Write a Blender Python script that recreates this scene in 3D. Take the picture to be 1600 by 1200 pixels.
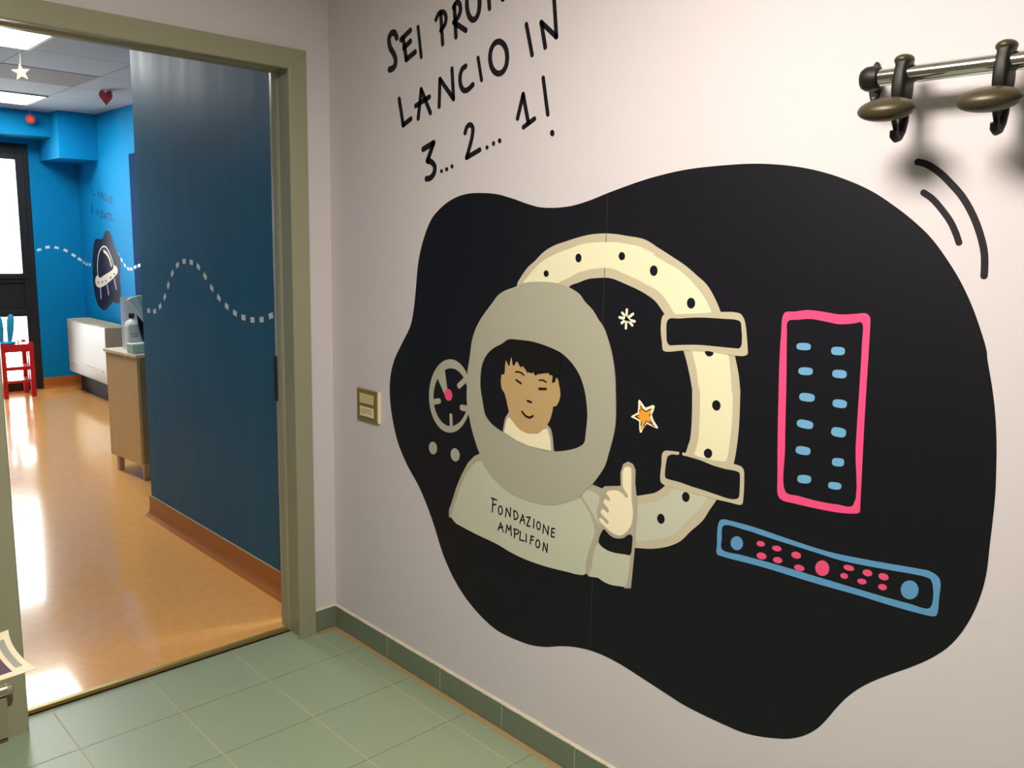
import bpy, bmesh, math, random
from mathutils import Vector, Matrix, geometry

C = bpy.context.scene.collection
for o in list(bpy.data.objects):
    bpy.data.objects.remove(o)

# ------------------------------------------------------------------ camera, world, exposure
CAMLOC = (-1.68825, -2.74894, 1.50277)
CAMROT = ((0.72581, -0.68757, 0.02121), (0.09627, 0.13205, 0.98656), (0.68113, 0.71401, -0.16203))
cam = bpy.data.objects.new('camera', bpy.data.cameras.new('camera'))
C.objects.link(cam)
cam.data.sensor_width = 36.0
cam.data.lens = 36.0 * 1323.59 / 1600.0
cam.data.clip_start = 0.02
_R, _U, _F = CAMROT
cam.matrix_world = Matrix(((_R[0], _U[0], -_F[0], CAMLOC[0]), (_R[1], _U[1], -_F[1], CAMLOC[1]),
                           (_R[2], _U[2], -_F[2], CAMLOC[2]), (0, 0, 0, 1)))
bpy.context.scene.camera = cam
vs = bpy.context.scene.view_settings
vs.view_transform = 'Standard'
vs.look = 'None'
vs.gamma = 1.0
vs.use_curve_mapping = False
vs.exposure = 0.0

world = bpy.data.worlds.new('overcast_sky')
bpy.context.scene.world = world
world.use_nodes = True
_bg = world.node_tree.nodes['Background']
_bg.inputs[0].default_value = (0.93, 0.97, 1.0, 1)
_bg.inputs[1].default_value = 17.0

LAMP_WARM = (1.0, 0.905, 0.79)      # corridor tubes
LAMP_COOL = (1.0, 0.98, 0.92)      # panels of the far room
LAMP_CORRIDOR = 65.0
LAMP_ROOM = 29.0

# ------------------------------------------------------------------ materials
def lin(h):
    h = h.lstrip('#')
    r = [int(h[i:i + 2], 16) / 255 for i in (0, 2, 4)]
    return tuple(c / 12.92 if c <= .04045 else ((c + .055) / 1.055) ** 2.4 for c in r)

def mat(name, col, rough=.6, metal=0.0, spec=.5, noise=0.0, nscale=20.0, bump=0.0, bscale=200.0, coat=0.0, emit=None, es=0.0):
    m = bpy.data.materials.new(name)
    m.use_nodes = True
    nt = m.node_tree
    b = nt.nodes['Principled BSDF']
    c = lin(col) if isinstance(col, str) else col
    b.inputs['Base Color'].default_value = (*c, 1)
    b.inputs['Roughness'].default_value = rough
    b.inputs['Metallic'].default_value = metal
    b.inputs['Specular IOR Level'].default_value = spec
    b.inputs['Coat Weight'].default_value = coat
    if emit:
        b.inputs['Emission Color'].default_value = (*emit, 1)
        b.inputs['Emission Strength'].default_value = es
    if noise or bump:
        tc = nt.nodes.new('ShaderNodeTexCoord')
    if noise:
        n = nt.nodes.new('ShaderNodeTexNoise')
        n.inputs['Scale'].default_value = nscale
        n.inputs['Detail'].default_value = 5
        nt.links.new(tc.outputs['Object'], n.inputs['Vector'])
        mx = nt.nodes.new('ShaderNodeMix')
        mx.data_type = 'RGBA'
        mx.inputs[6].default_value = (*[v * (1 - noise) for v in c], 1)
        mx.inputs[7].default_value = (*[min(1, v * (1 + noise)) for v in c], 1)
        nt.links.new(n.outputs['Fac'], mx.inputs[0])
        nt.links.new(mx.outputs[2], b.inputs['Base Color'])
    if bump:
        n = nt.nodes.new('ShaderNodeTexNoise')
        n.inputs['Scale'].default_value = bscale
        n.inputs['Detail'].default_value = 3
        nt.links.new(tc.outputs['Object'], n.inputs['Vector'])
        bp = nt.nodes.new('ShaderNodeBump')
        bp.inputs['Strength'].default_value = bump
        bp.inputs['Distance'].default_value = .002
        nt.links.new(n.outputs['Fac'], bp.inputs['Height'])
        nt.links.new(bp.outputs['Normal'], b.inputs['Normal'])
    return m

M = {}
M['wall'] = mat('lilac_white_paint', '#dad3d9', .75, noise=.02, nscale=3, bump=.08, bscale=120)
M['blue'] = mat('blue_paint', '#048bc6', .7, spec=.12, noise=.03, nscale=2, bump=.05, bscale=90)
M['enamel'] = mat('teal_wall_enamel', '#0f6282', .5, spec=.26, noise=.05, nscale=3, bump=.1, bscale=60)  # blue wall paint darkened: the partition's dim light is put into the colour
M['petrol'] = mat('blue_door_paint', '#06345c', .8, spec=.05)
M['frame'] = mat('greige_metal_paint', '#9d9c83', .25, noise=.03, nscale=4)
M['skirt'] = mat('green_glazed_skirting', '#737f6c', .35, noise=.1, nscale=40)
M['grout'] = mat('pale_grout', '#b7ab90', .9)
M['caulk'] = mat('sand_filler', '#a68d63', .9, noise=.2, nscale=60)
M['plaster'] = mat('plaster_rim', '#d8cdb9', .9, noise=.1, nscale=50)
M['wall_grey'] = mat('grey_corridor_paint', '#6e6963', .8)  # unseen left and rear walls, darkened to cut bounce light
M['white_ceil'] = mat('corridor_ceiling_paint', '#e8e4de', .9)
M['grey_tile'] = mat('grey_ceiling_tile', '#8d8b88', .85)
M['black_frame'] = mat('black_window_metal', '#1c1b1a', .45)
M['rim_strip'] = mat('pale_edge_strip', '#c9b28c', .5)
M['brass'] = mat('brass_threshold', '#a09254', .35, .6)
M['gap'] = mat('dark_rubber', '#16130f', .7)
M['chrome'] = mat('polished_steel', '#d9d9d4', .14, 1.0)
M['bronze'] = mat('dark_olive_plastic', '#17140f', .5, spec=.35)
M['bronze2'] = mat('satin_olive_lacquer', '#463f2a', .4, .3)
M['screw'] = mat('steel_screw', '#a8a294', .3, 1.0)
M['switch'] = mat('bronze_switch_plate', '#85763c', .4, .15)
M['switch_key'] = mat('cream_switch_key', '#d2c391', .4)
M['switch_light'] = mat('pale_switch_key', '#efe6c4', .35)
M['white_enamel'] = mat('white_enamel', '#b0aa98', .4)
M['grille'] = mat('cream_grille', '#cfc6a4', .5)
M['tan'] = mat('tan_laminate', '#d8b67e', .4, noise=.04, nscale=6)
M['tan_dark'] = mat('brown_laminate', '#a58a5e', .4)
M['tan_top'] = mat('pale_worktop', '#e6d9b8', .3)
M['leg_metal'] = mat('beige_metal_leg', '#c4b18a', .35, .3)
M['red'] = mat('red_painted_wood', '#c2121c', .35)
M['toy_blue'] = mat('blue_plastic', '#1d9fcb', .4)
M['bottle'] = mat('white_bottle_plastic', '#dfe0e0', .35)
M['bottle_print'] = mat('grey_print', '#8f8c94', .6)
M['black'] = mat('black_plastic', '#0c0c0d', .4)
M['paper'] = mat('white_paper', '#ecebe4', .7)
M['paper_cream'] = mat('cream_paper', '#eadfc4', .6)
M['purple'] = mat('purple_print', '#5a4657', .5)
M['orange_print'] = mat('orange_print', '#c98338', .5)
M['grey_print'] = mat('grey_strip_print', '#9fa093', .5)
M['pale_green'] = mat('pale_green_card', '#bcd8c0', .4)
M['card_white'] = mat('glossy_white_card', '#eef2ef', .25)
M['stand_metal'] = mat('grey_satin_metal', '#a39885', .3, .7)
M['stand_dark'] = mat('dark_clamp', '#453e33', .5)
M['string'] = mat('string', '#e9e2c0', .7)
M['ornament_red'] = mat('red_felt', '#e8575c', .8, noise=.35, nscale=30)
M['ornament_coral'] = mat('coral_ball', '#e2524a', .6, noise=.4, nscale=18)
M['ornament_star'] = mat('pale_gold_straw', '#cfcb8d', .6, noise=.2, nscale=40)
M['mauve'] = mat('mauve_vinyl', '#caa3c6', .6)
# vinyl colours
for k, h, r in (('navy', '#0d0e17', .5), ('navy2', '#1d1b30', .5), ('seam', '#33333f', .5), ('helmet', '#b4b1a0', .5), ('ring', '#cbc2a8', .5),
                ('cream', '#f1ecca', .5), ('outline', '#b9b19d', .5), ('suit', '#cdcfbc', .5), ('skin_pale', '#fff3d2', .5),
                ('skin', '#c8a978', .5), ('hair', '#100d0b', .5), ('dark', '#2b1013', .5), ('ink', '#15131b', .5), ('ink2', '#231f27', .5),
                ('ink3', '#0a2346', .5), ('star_white', '#fff8e4', .5), ('orange', '#f7ab38', .5), ('pink', '#f4528a', .5), ('pink2', '#ee5482', .5),
                ('blue_v', '#72b0dc', .5), ('console', '#5f9bcb', .5), ('white', '#f2f4f2', .5)):
    M[k if k != 'blue_v' else 'vinyl_blue'] = mat('vinyl_' + k, h, r, spec=.3)
VINYL = dict((k, M[k]) for k in M)
VINYL['blue'] = M['vinyl_blue']

def node_chain(m):
    return m.node_tree, m.node_tree.nodes['Principled BSDF']

# green floor tiles: grid 303 mm, grout lines along both directions
def tile_material():
    m = mat('green_floor_tiles', '#7f9276', .3)
    nt, b = node_chain(m)
    N, L = nt.nodes, nt.links
    tc = N.new('ShaderNodeTexCoord')
    sp = N.new('ShaderNodeSeparateXYZ')
    L.new(tc.outputs['Object'], sp.inputs[0])
    def math_(op, a, v):
        n = N.new('ShaderNodeMath'); n.operation = op
        L.new(a, n.inputs[0])
        if hasattr(v, 'default_value') or not isinstance(v, (int, float)):
            L.new(v, n.inputs[1])
        else:
            n.inputs[1].default_value = v
        return n.outputs[0]
    P = .303
    def line(out, off):
        s = math_('ADD', out, off + P * 20)
        f = math_('MODULO', s, P)
        d = math_('ABSOLUTE', math_('SUBTRACT', f, P / 2), 0)
        dist = N.new('ShaderNodeMath'); dist.operation = 'SUBTRACT'
        dist.inputs[0].default_value = P / 2
        L.new(d, dist.inputs[1])
        return dist.outputs[0]
    dx = line(sp.outputs['X'], .1016)
    dy = line(sp.outputs['Y'], .217)
    noise = N.new('ShaderNodeTexNoise'); noise.inputs['Scale'].default_value = 2.2; noise.inputs['Detail'].default_value = 6
    L.new(tc.outputs['Object'], noise.inputs['Vector'])
    fine = N.new('ShaderNodeTexNoise'); fine.inputs['Scale'].default_value = 220; fine.inputs['Detail'].default_value = 4
    L.new(tc.outputs['Object'], fine.inputs['Vector'])
    def mix(a, b_, f):
        n = N.new('ShaderNodeMix'); n.data_type = 'RGBA'
        for i, v in ((6, a), (7, b_)):
            if isinstance(v, tuple): n.inputs[i].default_value = (*v, 1)
            else: L.new(v, n.inputs[i])
        if isinstance(f, float): n.inputs[0].default_value = f
        else: L.new(f, n.inputs[0])
        return n.outputs[2]
    base = mix(lin('#a3ad8a'), lin('#8fa994'), noise.outputs['Fac'])
    fr = N.new('ShaderNodeValToRGB'); fr.color_ramp.elements[0].position = .38; fr.color_ramp.elements[1].position = .68
    fr.color_ramp.elements[0].color = (.55, .55, .55, 1)
    L.new(fine.outputs['Fac'], fr.inputs[0])
    mul = N.new('ShaderNodeMix'); mul.data_type = 'RGBA'; mul.blend_type = 'MULTIPLY'; mul.inputs[0].default_value = .25
    L.new(base, mul.inputs[6]); L.new(fr.outputs[0], mul.inputs[7])
    gx = math_('LESS_THAN', dx, .0017)
    gy = math_('LESS_THAN', dy, .0018)
    c = mix(mul.outputs[2], lin('#8b7c5c'), gy)
    c = mix(c, lin('#bdb592'), gx)
    L.new(c, b.inputs['Base Color'])
    g = math_('MAXIMUM', gx, gy)
    rr = N.new('ShaderNodeMapRange'); rr.inputs[3].default_value = .33; rr.inputs[4].default_value = .85
    L.new(g, rr.inputs[0]); L.new(rr.outputs[0], b.inputs['Roughness'])
    inv = N.new('ShaderNodeMath'); inv.operation = 'SUBTRACT'; inv.inputs[0].default_value = 1.0
    L.new(g, inv.inputs[1])
    add = math_('ADD', inv.outputs[0], math_('MULTIPLY', fine.outputs['Fac'], .12))
    bp = N.new('ShaderNodeBump'); bp.inputs['Strength'].default_value = .3; bp.inputs['Distance'].default_value = .0008
    L.new(add, bp.inputs['Height']); L.new(bp.outputs[0], b.inputs['Normal'])
    return m

def vinyl_floor(name, rough):
    m = mat(name, '#d39a54', rough)
    nt, b = node_chain(m)
    N, L = nt.nodes, nt.links
    tc = N.new('ShaderNodeTexCoord')
    n = N.new('ShaderNodeTexNoise'); n.inputs['Scale'].default_value = 28; n.inputs['Detail'].default_value = 8
    L.new(tc.outputs['Object'], n.inputs['Vector'])
    r = N.new('ShaderNodeValToRGB')
    r.color_ramp.elements[0].position = .3; r.color_ramp.elements[0].color = (*lin('#efae62'), 1)
    r.color_ramp.elements[1].position = .7; r.color_ramp.elements[1].color = (*lin('#f3b66e'), 1)
    L.new(n.outputs['Fac'], r.inputs[0]); L.new(r.outputs[0], b.inputs['Base Color'])
    w = N.new('ShaderNodeTexNoise'); w.inputs['Scale'].default_value = 14; w.inputs['Detail'].default_value = 3
    L.new(tc.outputs['Object'], w.inputs['Vector'])
    bp = N.new('ShaderNodeBump'); bp.inputs['Strength'].default_value = .015; bp.inputs['Distance'].default_value = .001
    L.new(w.outputs['Fac'], bp.inputs['Height']); L.new(bp.outputs[0], b.inputs['Normal'])
    b.inputs['Specular IOR Level'].default_value = .15
    b.inputs['Coat Weight'].default_value = .5
    b.inputs['Coat Roughness'].default_value = .06
    return m

def ceiling_grid():
    m = mat('ceiling_tiles', '#cfd0d0', .85)
    nt, b = node_chain(m)
    N, L = nt.nodes, nt.links
    tc = N.new('ShaderNodeTexCoord')
    br = N.new('ShaderNodeTexBrick')
    br.offset = 0; br.squash = 1
    br.inputs['Color1'].default_value = (*lin('#aab6bc'), 1)
    br.inputs['Color2'].default_value = (*lin('#a9b2b6'), 1)
    br.inputs['Mortar'].default_value = (*lin('#8b9296'), 1)
    br.inputs['Scale'].default_value = 1
    br.inputs['Brick Width'].default_value = .61
    br.inputs['Row Height'].default_value = .61
    br.inputs['Mortar Size'].default_value = .008
    mp = N.new('ShaderNodeMapping')
    mp.inputs['Location'].default_value = (.61 * 10 - .46, .61 * 10 - 3.12, 0)
    L.new(tc.outputs['Object'], mp.inputs[0]); L.new(mp.outputs[0], br.inputs['Vector'])
    L.new(br.outputs['Color'], b.inputs['Base Color'])
    return m

def glass_material(name, tint=(1, 1, 1), white=0.0):
    m = bpy.data.materials.new(name)
    m.use_nodes = True
    nt = m.node_tree
    nt.nodes.clear()
    out = nt.nodes.new('ShaderNodeOutputMaterial')
    tr = nt.nodes.new('ShaderNodeBsdfTransparent'); tr.inputs[0].default_value = (*tint, 1)
    gl = nt.nodes.new('ShaderNodeBsdfGlossy'); gl.inputs['Roughness'].default_value = .03
    fr = nt.nodes.new('ShaderNodeFresnel'); fr.inputs[0].default_value = 1.45
    mx = nt.nodes.new('ShaderNodeMixShader')
    nt.links.new(fr.outputs[0], mx.inputs[0]); nt.links.new(tr.outputs[0], mx.inputs[1]); nt.links.new(gl.outputs[0], mx.inputs[2])
    last = mx
    if white:
        df = nt.nodes.new('ShaderNodeBsdfDiffuse'); df.inputs[0].default_value = (.9, .93, .95, 1)
        m2 = nt.nodes.new('ShaderNodeMixShader'); m2.inputs[0].default_value = white
        nt.links.new(mx.outputs[0], m2.inputs[1]); nt.links.new(df.outputs[0], m2.inputs[2])
        last = m2
    nt.links.new(last.outputs[0], out.inputs[0])
    return m

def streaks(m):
    # faint vertical roller marks in the partition paint's gloss
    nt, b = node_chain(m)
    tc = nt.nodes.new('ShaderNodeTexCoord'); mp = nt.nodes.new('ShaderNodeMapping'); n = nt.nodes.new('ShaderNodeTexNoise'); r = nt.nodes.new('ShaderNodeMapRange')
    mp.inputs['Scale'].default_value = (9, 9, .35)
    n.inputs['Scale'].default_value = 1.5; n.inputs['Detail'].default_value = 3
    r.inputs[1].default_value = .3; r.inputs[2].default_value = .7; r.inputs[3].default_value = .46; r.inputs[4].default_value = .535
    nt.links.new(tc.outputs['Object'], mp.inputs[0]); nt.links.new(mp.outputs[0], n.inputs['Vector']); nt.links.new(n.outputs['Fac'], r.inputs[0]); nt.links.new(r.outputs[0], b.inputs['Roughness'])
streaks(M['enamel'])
M['tiles'] = tile_material()
M['vinyl'] = vinyl_floor('orange_vinyl_floor', .16)
M['vinyl_skirt'] = mat('orange_vinyl_skirting', '#b8702f', .16, noise=.06, nscale=30)
M['ceil'] = ceiling_grid()
M['glass'] = glass_material('window_glass')
M['acrylic'] = glass_material('clear_acrylic', (.95, .98, 1.0), .6)
M['lamp_warm'] = mat('corridor_lamp_diffuser', '#ffffff', .5, emit=LAMP_WARM, es=LAMP_CORRIDOR)
M['lamp_cool'] = mat('panel_lamp_diffuser', '#ffffff', .5, emit=LAMP_COOL, es=LAMP_ROOM)
M['lamp_frame'] = mat('lamp_frame_white', '#e6e6e2', .5)

# ------------------------------------------------------------------ helpers
def thing(name, label, cat, loc=(0, 0, 0), group=None, kind=None):
    o = bpy.data.objects.new(name, None)
    o.empty_display_size = .05
    C.objects.link(o)
    o.location = loc
    if label: o['label'] = label
    if cat: o['category'] = cat
    if group: o['group'] = group
    if kind: o['kind'] = kind
    return o

def wloc(o):
    v = Vector(o.location)
    while o.parent:
        o = o.parent
        v += Vector(o.location)
    return v

def obj(name, bm, m, parent=None, smooth=False, kind=None, label=None, bevel=0.0, segs=2):
    """link a bmesh given in world coordinates as one mesh object under parent"""
    bmesh.ops.recalc_face_normals(bm, faces=bm.faces)
    me = bpy.data.meshes.new(name)
    base = wloc(parent) if parent else None
    if base is not None:
        bmesh.ops.translate(bm, verts=bm.verts, vec=-base)
    bm.to_mesh(me); bm.free()
    me.materials.append(m)
    if smooth:
        for p in me.polygons: p.use_smooth = True
        me.set_sharp_from_angle(angle=math.radians(50))
    o = bpy.data.objects.new(name, me)
    C.objects.link(o)
    if parent: o.parent = parent
    if kind: o['kind'] = kind
    if label: o['label'] = label
    if bevel:
        md = o.modifiers.new('bevel', 'BEVEL'); md.width = bevel; md.segments = segs; md.limit_method = 'ANGLE'; md.angle_limit = math.radians(40)
    return o

def tag(o, label, cat, group=None):
    o['label'] = label; o['category'] = cat
    if group: o['group'] = group
    return o

def box(bm, x0, x1, y0, y1, z0, z1, rot=None, piv=None):
    vs_ = [bm.verts.new((x, y, z)) for x in (x0, x1) for y in (y0, y1) for z in (z0, z1)]
    for f in ((0, 1, 3, 2), (4, 6, 7, 5), (0, 4, 5, 1), (2, 3, 7, 6), (0, 2, 6, 4), (1, 5, 7, 3)):
        bm.faces.new([vs_[i] for i in f])
    if rot is not None:
        bmesh.ops.rotate(bm, verts=vs_, cent=piv, matrix=rot)
    return vs_

def B(*a, **k):
    bm = bmesh.new()
    if isinstance(a[0], (tuple, list)):
        for t in a: box(bm, *t, **k)
    else:
        box(bm, *a, **k)
    return bm

def prism(pts, axis, a0, a1, bm=None):
    """extrude a 2D outline along an axis (0,1,2)"""
    bm = bm or bmesh.new()
    def P(p, a):
        q = list(p); q.insert(axis, a); return q
    lo = [bm.verts.new(P(p, a0)) for p in pts]
    hi = [bm.verts.new(P(p, a1)) for p in pts]
    n = len(pts)
    for i in range(n):
        bm.faces.new((lo[i], lo[(i + 1) % n], hi[(i + 1) % n], hi[i]))
    tri = geometry.tessellate_polygon([[Vector((p[0], p[1], 0)) for p in pts]])
    for t in tri:
        bm.faces.new([lo[i] for i in t]); bm.faces.new([hi[i] for i in reversed(t)])
    return bm

def tube(path, rad, n=14, bm=None, cap=True):
    bm = bm or bmesh.new()
    P = [Vector(p) for p in path]
    R = rad if isinstance(rad, (list, tuple)) else [rad] * len(P)
    rings = []
    t0 = (P[1] - P[0]).normalized()
    up = Vector((0, 0, 1)) if abs(t0.z) < .9 else Vector((1, 0, 0))
    nrm = t0.cross(up).normalized()
    for i, p in enumerate(P):
        t = ((P[i + 1] - p) if i == 0 else (p - P[i - 1]) if i == len(P) - 1 else (P[i + 1] - P[i - 1])).normalized()
        nrm = (nrm - t * nrm.dot(t)).normalized()
        b2 = t.cross(nrm)
        rings.append([bm.verts.new(p + (nrm * math.cos(2 * math.pi * k / n) + b2 * math.sin(2 * math.pi * k / n)) * R[i]) for k in range(n)])
    for a, b in zip(rings, rings[1:]):
        for k in range(n):
            bm.faces.new((a[k], a[(k + 1) % n], b[(k + 1) % n], b[k]))
    if cap:
        bm.faces.new(rings[0][::-1]); bm.faces.new(rings[-1])
    return bm

def ellipsoid(c, r, u=24, v=14, bm=None, rot=None):
    bm = bm or bmesh.new()
    d = bmesh.ops.create_uvsphere(bm, u_segments=u, v_segments=v, radius=1)
    for w in d['verts']:
        q = Vector((w.co.x * r[0], w.co.y * r[1], w.co.z * r[2]))
        if rot: q = rot @ q
        w.co = q + Vector(c)
    return bm

def lathe(c, prof, n=24, axis=2, bm=None):
    bm = bm or bmesh.new()
    rings = []
    for r, h in prof:
        ring = []
        for k in range(n):
            a = 2 * math.pi * k / n
            q = [r * math.cos(a), r * math.sin(a)]; q.insert(axis, h)
            ring.append(bm.verts.new(Vector(q) + Vector(c)))
        rings.append(ring)
    for a, b in zip(rings, rings[1:]):
        for k in range(n): bm.faces.new((a[k], a[(k + 1) % n], b[(k + 1) % n], b[k]))
    bm.faces.new(rings[0][::-1]); bm.faces.new(rings[-1])
    return bm

# ---- flat vinyl decals: outlines given in metres on their wall
def catmull(p, sub=5, closed=True):
    n = len(p)
    if n < 3: return list(p)
    out = []
    rng = range(n) if closed else range(n - 1)
    g = lambda i: Vector(p[i % n]) if closed else Vector(p[min(max(i, 0), n - 1)])
    for i in rng:
        p0, p1, p2, p3 = g(i - 1), g(i), g(i + 1), g(i + 2)
        if not closed:
            if i == 0: p0 = p1 * 2 - p2
            if i == n - 2: p3 = p2 * 2 - p1
        t0 = 0; t1 = t0 + max((p1 - p0).length, 1e-6) ** .5; t2 = t1 + max((p2 - p1).length, 1e-6) ** .5; t3 = t2 + max((p3 - p2).length, 1e-6) ** .5
        for s in range(sub):
            t = t1 + (t2 - t1) * s / sub
            a1 = p0 * ((t1 - t) / (t1 - t0)) + p1 * ((t - t0) / (t1 - t0))
            a2 = p1 * ((t2 - t) / (t2 - t1)) + p2 * ((t - t1) / (t2 - t1))
            a3 = p2 * ((t3 - t) / (t3 - t2)) + p3 * ((t - t2) / (t3 - t2))
            b1 = a1 * ((t2 - t) / (t2 - t0)) + a2 * ((t - t0) / (t2 - t0))
            b2 = a2 * ((t3 - t) / (t3 - t1)) + a3 * ((t - t1) / (t3 - t1))
            out.append(b1 * ((t2 - t) / (t2 - t1)) + b2 * ((t - t1) / (t2 - t1)))
    if not closed: out.append(Vector(p[-1]))
    return out

TH = .0004
def decal_bm(entry, place):
    """place(a, b, t) -> world point at height t above the wall"""
    typ, name, col, lay, data = entry[:5]
    bm = bmesh.new()
    t1, t0 = TH * (lay + 1), TH * .2
    def fill(loops):
        flat = [q for l in loops for q in l]
        top = [bm.verts.new(place(q[0], q[1], t1)) for q in flat]
        low = [bm.verts.new(place(q[0], q[1], t0)) for q in flat]
        for t in geometry.tessellate_polygon([[Vector((q[0], q[1], 0)) for q in l] for l in loops]):
            try: bm.faces.new([top[i] for i in t])
            except ValueError: pass
        k = 0
        for l in loops:
            n = len(l)
            for i in range(n):
                a, b = k + i, k + (i + 1) % n
                bm.faces.new((top[a], top[b], low[b], low[a]))
            k += n
    if typ in 'pq':
        fill([(catmull([(x / 1000, y / 1000) for x, y in l]) if typ == 'p' else [Vector((x / 1000, y / 1000)) for x, y in l]) for l in data])
    else:
        for pts, w in data:
            p = [Vector((x / 1000, y / 1000)) for x, y in pts]
            w = w / 1000
            if typ == 's' and len(p) > 2:
                p = catmull(p, 6, False)
            closed = (p[0] - p[-1]).length < w * .3 and len(p) > 6
            L_, R_ = [], []
            n = len(p)
            for i in range(n):
                if closed:
                    d = p[(i + 1) % (n - 1)] - p[(i - 1) % (n - 1)]
                else:
                    d = p[min(i + 1, n - 1)] - p[max(i - 1, 0)]
                d.normalize()
                nn = Vector((-d.y, d.x)) * w / 2
                L_.append(p[i] + nn); R_.append(p[i] - nn)
            if closed:
                fill([L_[:-1], R_[:-1]])
            else:
                d0 = (p[0] - p[1]).normalized(); d1 = (p[-1] - p[-2]).normalized()
                def capp(c, d):
                    a0 = math.atan2(d.y, d.x)
                    return [c + Vector((math.cos(a0 + k * math.pi / 12), math.sin(a0 + k * math.pi / 12))) * w / 2 for k in range(-5, 6)]
                fill([L_ [::1] + capp(p[-1], d1)[::-1] + R_[::-1] + capp(p[0], d0)[::-1]])
    return bm

def decals(root, entries, place):
    made = {}
    for e in entries:
        par = made.get(e[5], root) if e[5] else root
        o = obj(e[1], decal_bm(e, place), VINYL[e[2]], par)
        made.setdefault(e[1], o)
    return made

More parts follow.
